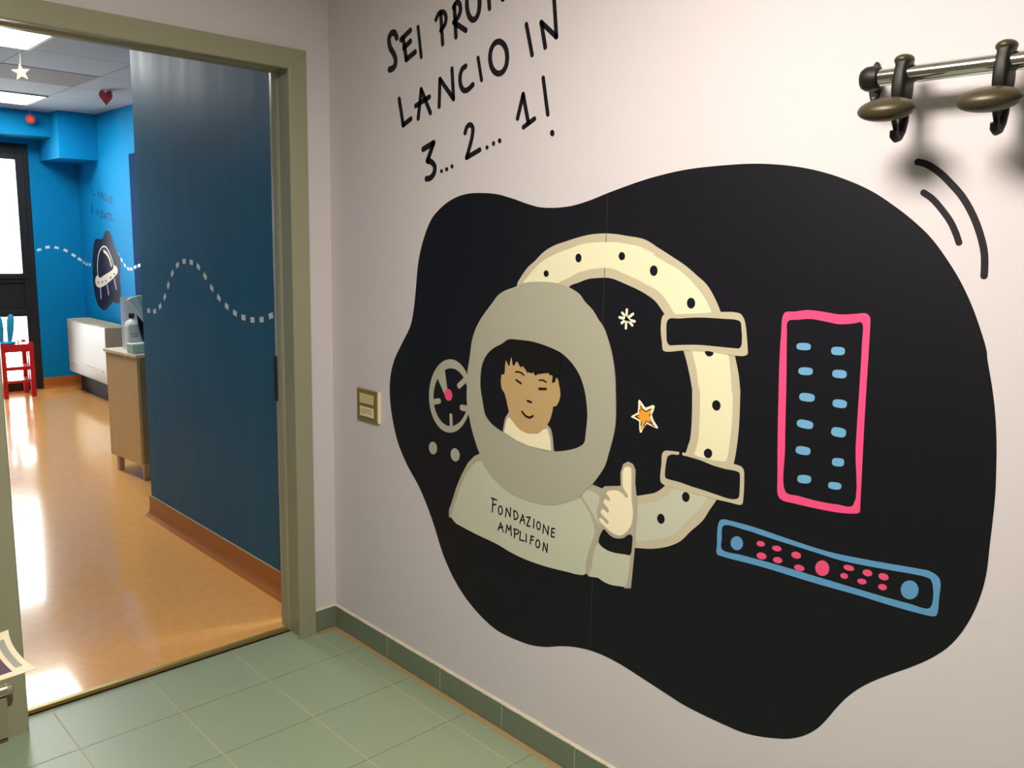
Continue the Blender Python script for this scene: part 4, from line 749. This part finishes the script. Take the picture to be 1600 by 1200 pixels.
obj('head', sweep([[(XO - d - .0009, y, ZO - d) for d, y in PROF], [(XI + d + .0009, y, ZO - d) for d, y in PROF]]), M['frame'], fr)
obj('strike_plate', B(XO - .0668, XO - .06, .118, .1415, .905, 1.075), M['gap'], jr)
obj('seal', B(XI + .0645, XI + .0672, .100, .125, 0, ZO - .07), M['gap'], jl)

# threshold
obj('trim_2', B((-1.10, -.16, .082, .103, FZ - .004, FZ + .0035),), M['brass'], kind=ST, bevel=.0015)
obj('trim_2', B(-1.10, -.155, .074, .0855, -.01, .002), M['gap'], kind=ST)

# corridor skirting: glazed green tiles, joints every 310 mm, rough plaster rim above
def skirting(name, segs, along, thick, h=.09):
    bm = bmesh.new()
    for a, b in segs:
        if along == 'y': box(bm, -thick, 0, a, b, .004, h)
        else: box(bm, a, b, -thick, 0, .004, h)
    return bm
ys = [-.356 - .3075 * k for k in range(13)]
sg = [(-.010, -.3547)] and [(-.3545, -.009)] + [(ys[i + 1] + .0015, ys[i] - .0015) for i in range(12)]
bR = obj('baseboard_right', skirting('b', sg, 'y', .008), M['skirt'], kind=ST, bevel=.0025)
obj('joint', B(-.0065, 0, YB, 0, .004, .0885), M['grout'], bR)
random.seed(4)
def rim(x0, x1, y0, y1, along):
    bm = bmesh.new(); n = 160
    pts = []
    for i in range(n + 1):
        f = i / n; w = .0085 + random.uniform(-.001, .0008); h = .0955 + random.uniform(-.0015, .0012)
        if along == 'y':
            y = y0 + (y1 - y0) * f
            pts.append([(-w, y, .0885), (-w * .8, y, .0915), (-.001, y, h), (0.0, y, h), (0.0, y, .0885)])
        else:
            x = x0 + (x1 - x0) * f
            pts.append([(x, -w, .0885), (x, -w * .8, .0915), (x, -.001, h), (x, 0.0, h), (x, 0.0, .0885)])
    R_ = [[bm.verts.new(q) for q in r] for r in pts]
    for a, b in zip(R_, R_[1:]):
        for k in range(4): bm.faces.new((a[k], a[k + 1], b[k + 1], b[k]))
    return bm
obj('plaster_edge', rim(0, 0, 0, -4.2, 'y'), M['plaster'], bR)
bB = obj('baseboard_back', B((-.0985, -.008, -.008, 0, .004, .09), (XL, XI - .002, -.008, 0, .004, .09)), M['skirt'], kind=ST, bevel=.0025)
obj('plaster_edge', rim(-.0985, 0, 0, 0, 'x'), M['plaster'], bB)
fl = bmesh.new()
prism([(-.0005, .004), (-.026, .0003), (-.026, -.002), (-.0005, -.002)], 1, YB, -.0, fl)
obj('trim_5', fl, M['caulk'], kind=ST)
obj('trim_6', B(-.0985, -.02, -.024, -.006, -.002, .0035), M['caulk'], kind=ST)

# coved vinyl skirting of the far room
def cove(s, flip=1):
    return [(0, FZ), (0, .115), (.004, .115), (.0055, .112), (.0055, .045), (.008, .032), (.014, .021), (.024, FZ + .004), (.036, FZ + .0015), (.036, FZ)]
bm = prism([(-.033 - a, z) for a, z in cove(1)], 1, .15, 1.822)
pb = obj('baseboard_partition', bm, M['vinyl_skirt'], kind=ST)
obj('edge_strip', B(-.033 - .0058, -.033, .15, 1.822, .115, .1185), M['rim_strip'], pb)
obj('baseboard_window', prism([(RY - a, z) for a, z in cove(1)], 0, WX1, RX), M['vinyl_skirt'], kind=ST)
obj('baseboard_side', prism([(RX - a, z) for a, z in cove(1)], 1, 4.93, RY), M['vinyl_skirt'], kind=ST)

# ------------------------------------------------------------------ lamps
def lamp(x0, x1, y0, y1, z, m, label, drop=.012, fw=.02):
    t = thing('ceiling_light', label, 'ceiling light', ((x0 + x1) / 2, (y0 + y1) / 2, z))
    obj('lamp_frame', B((x0, x1, y0, y0 + fw, z - drop, z), (x0, x1, y1 - fw, y1, z - drop, z), (x0, x0 + fw, y0 + fw, y1 - fw, z - drop, z), (x1 - fw, x1, y0 + fw, y1 - fw, z - drop, z)), M['lamp_frame'], t)
    obj('diffuser', B(x0 + fw, x1 - fw, y0 + fw, y1 - fw, z - drop + .003, z - .001), m, t)
lamp(-.75, -.14, 2.51, 3.12, HR, M['lamp_cool'], 'square white ceiling panel light above the door, half cut by the door frame head')
lamp(-.14, .46, 4.95, 5.56, HR, M['lamp_cool'], 'square white ceiling panel light in the far room near the window beam')
lamp(-1.52, -.92, -2.2, -1.6, HC, M['lamp_warm'], 'recessed ceiling light of the corridor near the mural wall', .006)

# ------------------------------------------------------------------ mural and lettering
on_right = lambda a, b, t: Vector((-t, a, b))
mural = thing('wall_mural', 'large dark navy space mural with an astronaut giving a thumbs up, on the corridor wall', 'mural', (0, -1.2, .55))
decals(mural, ART['mural'], on_right)
sl = thing('wall_lettering', 'big black hand-drawn countdown lettering on the wall above the mural', 'lettering', (0, -.7, 1.6))
decals(sl, ART['slogan'], on_right)
for e, lb in zip(ART['arcs'], ('long black curved motion stroke beside the mural, outer of the two', 'short black curved motion stroke beside the mural, inner of the two')):
    tag(obj('motion_stroke', decal_bm(e, on_right), VINYL[e[2]]), lb, 'wall decal')

def trail(label, entries, place, loc):
    t = thing('dashed_trail', label, 'wall decal', loc)
    for e in entries: obj('dash', decal_bm(e, place), VINYL[e[2]], t)
trail('wavy line of white dashes on the dark blue partition wall inside the door', ART['dash_part'], lambda a, b, t: Vector((-.033 - t, a, b)), (-.033, 1.0, 1.2))
trail('line of white dashes beside the black window frame', ART['dash_win'], lambda a, b, t: Vector((a, RY - t, b)), (.85, RY, 1.3))
on_side = lambda a, b, t: Vector((RX - t, a, b))
trail('three small white dashes left of the flying saucer sticker', ART['dash_ufo'], on_side, (RX, 6.1, 1.2))
trail('short curve of white dashes right of the flying saucer sticker', ART['dash_ufo2'], on_side, (RX, 5.2, 1.2))
trail('white dashes on the deep blue door leaf', ART['dash_door'], lambda a, b, t: Vector((1.05 - t, a, b)), (1.05, 4.85, 1.2))
u = thing('flying_saucer_sticker', 'dark sticker of a white flying saucer with pink legs on the bright blue wall', 'wall decal', (RX, 5.6, .8))
decals(u, ART['ufo'], on_side)
u = thing('wall_lettering', 'small dark blue lettering on the bright blue wall above the saucer sticker', 'lettering', (RX, 5.7, 1.7))
decals(u, ART['ufo_text'], on_side)

# ------------------------------------------------------------------ coat rack
RAILX, RAILZ = -.072, 1.822
rk = thing('coat_rack', 'chrome coat rail with dark olive hooks on the wall above the mural', 'coat rack', (0, -2.3, 1.8))
obj('rail', tube([(RAILX, -2.012, RAILZ), (RAILX, -2.70, RAILZ)], .0152, 28), M['chrome'], rk, smooth=True)
for ye, s in ((-2.003, 1), (-2.709, -1)):
    prof = [(.0165, -.021), (.0205, -.019), (.0225, -.008), (.0220, .004), (.0175, .012), (.008, .0155)]
    obj('end_cap', lathe((RAILX, ye, RAILZ), [(r, h * s) for r, h in prof], 28, axis=1), M['bronze'], rk, smooth=True)
for yb in (-1.985, -2.72):
    bm = bmesh.new()
    prism([(yb + .013 * math.cos(a) * (1 - .25 * abs(math.sin(a))), 1.826 + .040 * math.sin(a)) for a in [2 * math.pi * k / 28 for k in range(28)]], 0, -.0075, 0, bm)
    bk = obj('wall_bracket', bm, M['bronze'], rk, bevel=.002)
    yr = max(min(yb, -2.012), -2.70)
    obj('bracket_arm', tube([(-.004, yb, 1.826), (-.035, (yb + yr) / 2, 1.824), (RAILX, yr, RAILZ)], [.012, .0105, .010], 16), M['bronze'], bk, smooth=True)
    for dz in (-.029, .029):
        obj('screw', lathe((-.0082, yb, 1.826 + dz), [(.0036, 0.0), (.0036, -.0012), (.002, -.002)], 12, axis=0), M['screw'], bk)

def hook(y):
    # collar round the rail running down into the body
    bm = bmesh.new()
    P = []
    for z, w, x0, x1 in ((1.700 + .075, .0125, -.094, -.050), (1.785, .0135, -.097, -.046), (1.800, .0140, -.0985, -.045), (1.822, .0130, -.0965, -.047),
                         (1.838, .0115, -.091, -.052), (1.8435, .0140, -.0905, -.053), (1.848, .0150, -.088, -.0555), (1.8525, .0125, -.083, -.060), (1.8545, .006, -.077, -.067)):
        P.append([(x0, y - w * .55, z), (x0 + .004, y - w, z), (x1 - .004, y - w, z), (x1, y - w * .55, z), (x1, y + w * .55, z), (x1 - .004, y + w, z), (x0 + .004, y + w, z), (x0, y + w * .55, z)])
    R_ = [[bm.verts.new(q) for q in r] for r in P]
    for a, b in zip(R_, R_[1:]):
        for k in range(8): bm.faces.new((a[k], a[(k + 1) % 8], b[(k + 1) % 8], b[k]))
    bm.faces.new(R_[0]); bm.faces.new(R_[-1])
    h = obj('hook', bm, M['bronze'], rk, smooth=True)
    md = h.modifiers.new('sub', 'SUBSURF'); md.levels = 2; md.render_levels = 2
    obj('upper_arm', tube([(-.066, y, 1.790), (-.085, y, 1.778), (-.105, y, 1.764), (-.120, y, 1.758)], [.0125, .0115, .0105, .010], 16), M['bronze'], h, smooth=True)
    obj('hat_plate', ellipsoid((-.131, y, 1.7545), (.037, .0505, .0205), 32, 18, rot=Matrix.Rotation(math.radians(-14), 3, 'Y')), M['bronze2'], h, smooth=True)
    obj('dome_cap', ellipsoid((-.0735, y, 1.8475), (.0185, .0172, .0105), 24, 14), M['bronze2'], h, smooth=True)
    obj('lower_hook', tube([(-.060, y, 1.792), (-.056, y, 1.765), (-.055, y, 1.742), (-.059, y, 1.724), (-.068, y, 1.7125), (-.080, y, 1.709), (-.090, y, 1.7135), (-.094, y, 1.722)],
                           [.0105, .0100, .0090, .0080, .0072, .0070, .0074, .0062], 16), M['bronze'], h, smooth=True)
    obj('brace', tube([(-.112, y, 1.758), (-.098, y, 1.744), (-.084, y, 1.727), (-.074, y, 1.712)], [.0055, .005, .005, .005], 12), M['bronze'], h, smooth=True)
for k in range(4): hook(-2.066 - .1675 * k)

# ------------------------------------------------------------------ light switch
sw = thing('light_switch', 'bronze light switch plate with two cream keys on the corridor wall', 'light switch', (0, -.24, .925))
obj('plate', B(-.0105, 0, -.303, -.176, .868, .982), M['switch'], sw, bevel=.003)
obj('switch_key', B(-.0135, -.008, -.283, -.198, .931, .966), M['switch_key'], sw, bevel=.0015)
k2 = obj('switch_key', B(-.0120, -.008, -.283, -.198, .884, .919), M['switch_light'], sw, bevel=.0015)
obj('name_window', B(-.0126, -.011, -.278, -.205, .893, .915), M['switch_key'], k2)
obj('pilot_lens', B(-.0138, -.012, -.258, -.240, .888, .896), M['switch_light'], k2, bevel=.001)
obj('edge_trim', B(-.0085, 0, -.313, -.303, .868, .982), M['switch_light'], sw, bevel=.002)  # light on the plate's bevelled right edge, painted as a pale strip

# ------------------------------------------------------------------ leaflet stand left of the door
st = thing('leaflet_stand', 'grey tubular metal stand beside the left door jamb, leaflets lying on it', 'stand', (-1.5, -.9, 0))
ty, tz = -.90, .5915
obj('top_tube', tube([(-1.90, ty, tz), (-1.3255, ty, tz)], .0122, 24), M['stand_metal'], st, smooth=True)
obj('tube_cap', tube([(-1.325, ty, tz), (-1.313, ty, tz), (-1.311, ty, tz)], [.0126, .0126, .0105], 24), M['stand_metal'], st, smooth=True)
obj('top_tube', tube([(-1.90, ty + .22, tz), (-1.34, ty + .22, tz)], .0122, 24), M['stand_metal'], st, smooth=True)
obj('cross_bar', B((-1.90, -1.87, ty, ty + .22, tz - .03, tz - .005), (-1.42, -1.39, ty, ty + .22, tz - .03, tz - .005)), M['stand_metal'], st, bevel=.002)
obj('clamp', tube([(-1.3215, ty, tz - .009), (-1.3215, ty, tz - .026), (-1.3215, ty, tz - .035)], [.0095, .0095, .006], 18), M['stand_dark'], st, smooth=True)
obj('bracket', B(-1.352, -1.324, ty - .012, ty + .012, tz - .098, tz - .012), M['stand_metal'], st, bevel=.003)
obj('bracket_foot', B(-1.349, -1.327, ty - .010, ty + .010, tz - .108, tz - .0985), M['stand_dark'], st, bevel=.003)
for x in (-1.40, -1.88):
    for y in (ty, ty + .22):
        obj('leg', B(x - .012, x + .012, y - .012, y + .012, 0, tz - .01), M['stand_metal'], st, bevel=.002)

def sheet(name, x0, x1, y0, y1, z, m, parent=None, th=.0012, curl=.0, nx=16, ny=16, cx=None, label=None):
    """a paper sheet whose right end curls upwards"""
    bm = bmesh.new()
    V_ = {}
    for i in range(nx + 1):
        for j in range(ny + 1):
            u_, v_ = i / nx, j / ny
            x = x0 + (x1 - x0) * u_; y = y0 + (y1 - y0) * v_
            d = max(0, (x - (SX1 - .16)) / .16)
            q = (y - SY0) / (SY1 - SY0)
            zz = z + curl * d * d * (.35 + .65 * q)
            V_[i, j, 1] = bm.verts.new((x - .011 * d * q * (1 - q) * 4, y, zz + th)); V_[i, j, 0] = bm.verts.new((x - .011 * d * q * (1 - q) * 4, y, zz))
    for i in range(nx):
        for j in range(ny):
            bm.faces.new((V_[i, j, 1], V_[i + 1, j, 1], V_[i + 1, j + 1, 1], V_[i, j + 1, 1]))
            bm.faces.new((V_[i, j, 0], V_[i, j + 1, 0], V_[i + 1, j + 1, 0], V_[i + 1, j, 0]))
    for i in range(nx):
        bm.faces.new((V_[i, 0, 0], V_[i + 1, 0, 0], V_[i + 1, 0, 1], V_[i, 0, 1])); bm.faces.new((V_[i, ny, 0], V_[i, ny, 1], V_[i + 1, ny, 1], V_[i + 1, ny, 0]))
    for j in range(ny):
        bm.faces.new((V_[0, j, 0], V_[0, j, 1], V_[0, j + 1, 1], V_[0, j + 1, 0])); bm.faces.new((V_[nx, j, 0], V_[nx, j + 1, 0], V_[nx, j + 1, 1], V_[nx, j, 1]))
    return obj(name, bm, m, parent)
SX1, SY0, SY1 = -1.2625, -.882, -.665
sz = tz + .0129
lf = sheet('leaflet', SX1 - .30, SX1, SY0, SY1, sz, M['paper_cream'], curl=.012)
tag(lf, 'curled cream-bordered leaflet with a purple picture lying on the grey stand', 'leaflet')
sheet('picture', SX1 - .27, SX1 - .036, SY0 + .020, SY1 - .022, sz + .0013, M['purple'], lf, .0003, .012)
sheet('print_stripe', SX1 - .27, SX1 - .075, SY0 + .020, SY0 + .05, sz + .0016, M['orange_print'], lf, .0003, .012)
sheet('margin_strip', SX1 - .026, SX1 - .012, SY0 + .03, SY1 - .04, sz + .0013, M['grey_print'], lf, .0003, .012, nx=3)

# ------------------------------------------------------------------ far room: radiator
ra = thing('radiator', 'white box radiator below the saucer sticker on the bright blue wall', 'radiator', (.95, 5.6, .2))
x0, y0, y1, z0, z1 = .82, 5.06, 6.13, .20, .712
obj('casing', B(x0, RX - .03, y0, y1, z0, z1), M['white_enamel'], ra, bevel=.012, segs=3)
gb = bmesh.new()
for k in range(22):
    yy = y0 + .05 + k * (y1 - y0 - .1) / 21
    box(gb, x0 + .05, RX - .06, yy - .008, yy + .008, z1 - .004, z1 + .004)
obj('top_grille', gb, M['grille'], ra)
obj('front_rib', B(x0 - .008, x0 + .004, y0 + .09, y1 - .06, .305, .318), M['grille'], ra, bevel=.003)
obj('plinth', B(x0 + .09, RX - .045, y0 + .04, y1 - .04, FZ, z0 - .0005), M['gap'], ra)  # dark block standing in for the shade under the casing, also its foot

# ------------------------------------------------------------------ far room: cabinet and what stands on it
th = math.radians(5.4)
rotm = Matrix.Rotation(th, 3, 'Z')
pv = Vector((.162, 2.475, 0))
def LB(*bs):
    bm = bmesh.new()
    for b in bs:
        x0, x1, y0, y1, z0, z1 = b
        box(bm, pv.x + x0, pv.x + x1, pv.y + y0, pv.y + y1, z0, z1)
    bmesh.ops.rotate(bm, verts=bm.verts, cent=pv, matrix=rotm)
    return bm
cb = thing('cabinet', 'tan laminate cabinet on short metal legs beyond the dark blue wall', 'cabinet', (pv.x + .3, pv.y + .2, 0))
obj('side_panel', LB((0, .018, .0, .42, .115, .782)), M['tan'], cb, bevel=.002)
obj('body', LB((.018, .66, .004, .42, .115, .782)), M['tan_dark'], cb, bevel=.002)
obj('worktop', LB((-.012, .675, -.012, .432, .782, .801)), M['tan_top'], cb, bevel=.003)
for lx, ly in ((.022, .03), (.022, .375), (.62, .03), (.62, .375)):
    obj('leg', LB((lx, lx + .035, ly - .015, ly + .02, FZ, .115)), M['leg_metal'], cb, bevel=.004)
obj('tape_strip', LB((-.0128, -.0105, .115, .127, .772, .801)), M['paper'], cb)

t = .8013
def RBX(name, c, w, d, z0, z1, m, parent=None, rot=0, bev=.004):
    bm = B(c[0] - w / 2, c[0] + w / 2, c[1] - d / 2, c[1] + d / 2, z0, z1)
    bmesh.ops.rotate(bm, verts=bm.verts, cent=Vector((c[0], c[1], 0)), matrix=Matrix.Rotation(rot, 3, 'Z'))
    return obj(name, bm, m, parent, bevel=bev)
cx = thing('carton', 'small glossy white box at the cabinet edge in front of the bottle', 'box', (.197, 2.55, t))
RBX('box_body', (.197, 2.55), .095, .075, t, t + .048, M['pale_green'], cx, th)
RBX('box_lid', (.197, 2.55), .099, .079, t + .0485, t + .062, M['card_white'], cx, th)
bo = thing('bottle', 'white square bottle with a black cap on the tan cabinet', 'bottle', (.232, 2.72, t))
RBX('bottle_body', (.232, 2.72), .082, .06, t, t + .165, M['bottle'], bo, th, .012)
bm = lathe((.232, 2.72, 0), [(.040, t + .160), (.033, t + .180), (.018, t + .190), (.013, t + .196), (.013, t + .206)], 24)
obj('bottle_shoulder', bm, M['bottle'], bo, smooth=True)
obj('cap', lathe((.232, 2.72, 0), [(.0155, t + .200), (.017, t + .203), (.017, t + .226), (.0145, t + .229)], 20), M['black'], bo, smooth=True)
for k, (w, zz) in enumerate(((.05, .10), (.045, .085), (.055, .05), (.04, .035))):
    bm = B(.232 - w / 2, .232 + w / 2, 2.72 - .0306, 2.72 - .0296, t + zz, t + zz + .005)
    bmesh.ops.rotate(bm, verts=bm.verts, cent=Vector((.232, 2.72, 0)), matrix=rotm)
    obj('printed_line', bm, M['bottle_print'], bo)
ph = thing('paper_holder', 'tall clear acrylic paper holder behind the white bottle', 'paper holder', (.30, 2.83, t))
RBX('acrylic_back', (.315, 2.835), .22, .004, t, t + .325, M['acrylic'], ph, th, .001)
RBX('acrylic_foot', (.315, 2.80), .22, .07, t, t + .004, M['acrylic'], ph, th, .001)
RBX('paper_insert', (.325, 2.842), .19, .0015, t + .012, t + .322, M['paper'], ph, th, .0)
# tilted card board on a black easel
eb = thing('display_board', 'tilted white and pale green board on a black easel behind the bottle', 'display board', (.34, 2.66, t))
obj('board', prism([(.189, 1.121), (.22, 1.136), (.259, 1.145), (.50, 1.146), (.50, .86), (.38, .87), (.301, .962), (.276, 1.003), (.239, 1.053), (.211, 1.093)], 1, 2.660, 2.672), M['card_white'], eb, bevel=.003)
obj('green_panel', prism([(.247, 1.139), (.48, 1.13), (.48, .92), (.40, .91), (.300, 1.03), (.268, 1.083)], 1, 2.658, 2.6598), M['pale_green'], eb)
obj('easel', prism([(.25, 1.024), (.301, .954), (.38, .862), (.46, .85), (.46, t + .003), (.30, t + .003), (.27, .891), (.255, .972)], 1, 2.6725, 2.686), M['black'], eb, bevel=.002)
obj('easel_bar', tube([(.255, 2.665, t + .006), (.345, 2.665, t + .006)], .006, 10), M['black'], eb)

# ------------------------------------------------------------------ far room: red stool with a blue toy
sx0, sx1, sy0, sy1 = .205, .475, 5.95, 6.24
sr = thing('play_stool', 'red wooden stool with two tiers of rails in front of the window', 'stool', ((sx0 + sx1) / 2, (sy0 + sy1) / 2, FZ))
obj('seat', B(sx0 + .005, sx1 - .005, sy0 + .005, sy1 - .005, .475, .505), M['red'], sr, bevel=.005)
for x, y in ((sx0, sy0), (sx1 - .04, sy0), (sx0, sy1 - .04), (sx1 - .04, sy1 - .04)):
    lean = .012 if x > .3 else -.012
    obj('leg', B(x, x + .04, y, y + .04, FZ, .522), M['red'], sr, bevel=.006)
obj('seat_rail', B((sx0 + .04, sx1 - .04, sy0 + .006, sy0 + .028, .435, .476), (sx0 + .04, sx1 - .04, sy1 - .028, sy1 - .006, .435, .476),
                   (sx0 + .006, sx0 + .028, sy0 + .04, sy1 - .04, .435, .476), (sx1 - .028, sx1 - .006, sy0 + .04, sy1 - .04, .435, .476)), M['red'], sr)
obj('middle_shelf', B(sx0 + .008, sx1 - .008, sy0 + .008, sy1 - .008, .265, .300), M['red'], sr, bevel=.004)
obj('lower_shelf', B(sx0 + .008, sx1 - .008, sy0 + .008, sy1 - .008, .150, .172), M['red'], sr, bevel=.004)
obj('side_slat', B(sx1 - .025, sx1 - .008, (sy0 + sy1) / 2 - .016, (sy0 + sy1) / 2 + .016, .17, .44), M['red'], sr)
obj('corner_peg', tube([(sx0 + .17, sy0 + .10, .505), (sx0 + .17, sy0 + .10, .545), (sx0 + .205, sy0 + .10, .545), (sx0 + .205, sy0 + .10, .512)], .006, 10), M['red'], sr, smooth=True)
ty_ = thing('rabbit_ears_toy', 'blue plastic toy with two upright rabbit ears on the red stool', 'toy', (.26, 6.02, .505))
obj('base_disc', lathe((.276, 6.06, 0), [(.070, .5055), (.078, .511), (.078, .520), (.070, .527), (.040, .532)], 32), M['toy_blue'], ty_, smooth=True)
for ex, l in ((.240, -.014), (.312, .02)):
    obj('ear', tube([(ex - l * .3, 6.06, .522), (ex, 6.06, .56), (ex + l * .3, 6.06, .64), (ex + l * .7, 6.06, .72), (ex + l, 6.06, .765), (ex + l * 1.05, 6.06, .778)], [.016, .022, .030, .031, .022, .008], 20), M['toy_blue'], ty_, smooth=True)

# ------------------------------------------------------------------ hanging ornaments
def string(t, x, y, z0, z1):
    obj('string', tube([(x, y, z0), (x, y, z1)], .0014, 6), M['string'], t)
h = thing('star_ornament', 'pale gold star ornament hanging on a string below the ceiling', 'ornament', (-.172, 3.2, HR))
cx_, cz_ = -.172, 2.470
pts = []
for k in range(10):
    a = math.pi / 2 + k * math.pi / 5 + .12
    r = (.052 if k % 2 == 0 else .022)
    pts.append((cx_ + r * math.cos(a), cz_ + r * math.sin(a)))
bm = bmesh.new()
f = bm.verts.new((cx_, 3.2 - .012, cz_)); b = bm.verts.new((cx_, 3.2 + .012, cz_))
rg = [bm.verts.new((p[0], 3.2, p[1])) for p in pts]
for k in range(10):
    bm.faces.new((f, rg[k], rg[(k + 1) % 10])); bm.faces.new((b, rg[(k + 1) % 10], rg[k]))
bmesh.ops.rotate(bm, verts=bm.verts, cent=Vector((cx_, 3.2, cz_)), matrix=Matrix.Rotation(math.radians(-25), 3, 'Z'))
obj('star', bm, M['ornament_star'], h)
string(h, cx_, 3.2, cz_ + .045, HR)
h = thing('ball_ornament', 'round coral ball ornament on a white string in front of the window beam', 'ornament', (.562, 5.88, HR))
obj('ball', ellipsoid((.562, 5.88, 2.516), (.043, .043, .043)), M['ornament_coral'], h, smooth=True)
obj('band', lathe((.562, 5.88, 2.516), [(.0425, -.006), (.0438, -.004), (.0438, .004), (.0425, .006)], 28), M['ornament_red'], h)
string(h, .562, 5.88, 2.55, HR)
h = thing('heart_ornament', 'dark red heart ornament hanging near the corner of the boxed duct', 'ornament', (.679, 4.3, HR))
bm = bmesh.new()
hp = []
for k in range(28):
    a = 2 * math.pi * k / 28
    hx = 16 * math.sin(a) ** 3; hz = 13 * math.cos(a) - 5 * math.cos(2 * a) - 2 * math.cos(3 * a) - math.cos(4 * a)
    hp.append((hx * .0030, hz * .0042))
ctr = Vector((.681, 4.3, 2.552))
rows = []
for s_, dd in ((.55, -.016), (.85, -.011), (1, 0), (.85, .011), (.55, .016)):
    rows.append([bm.verts.new(ctr + Vector((x * s_, dd, z * s_))) for x, z in hp])
for a, b in zip(rows, rows[1:]):
    for k in range(28): bm.faces.new((a[k], a[(k + 1) % 28], b[(k + 1) % 28], b[k]))
bm.faces.new(rows[0]); bm.faces.new(rows[-1])
bmesh.ops.rotate(bm, verts=bm.verts, cent=ctr, matrix=Matrix.Rotation(math.radians(-10), 3, 'Z'))
obj('heart', bm, M['ornament_red'], h, smooth=True)
string(h, .679, 4.3, 2.575, HR)
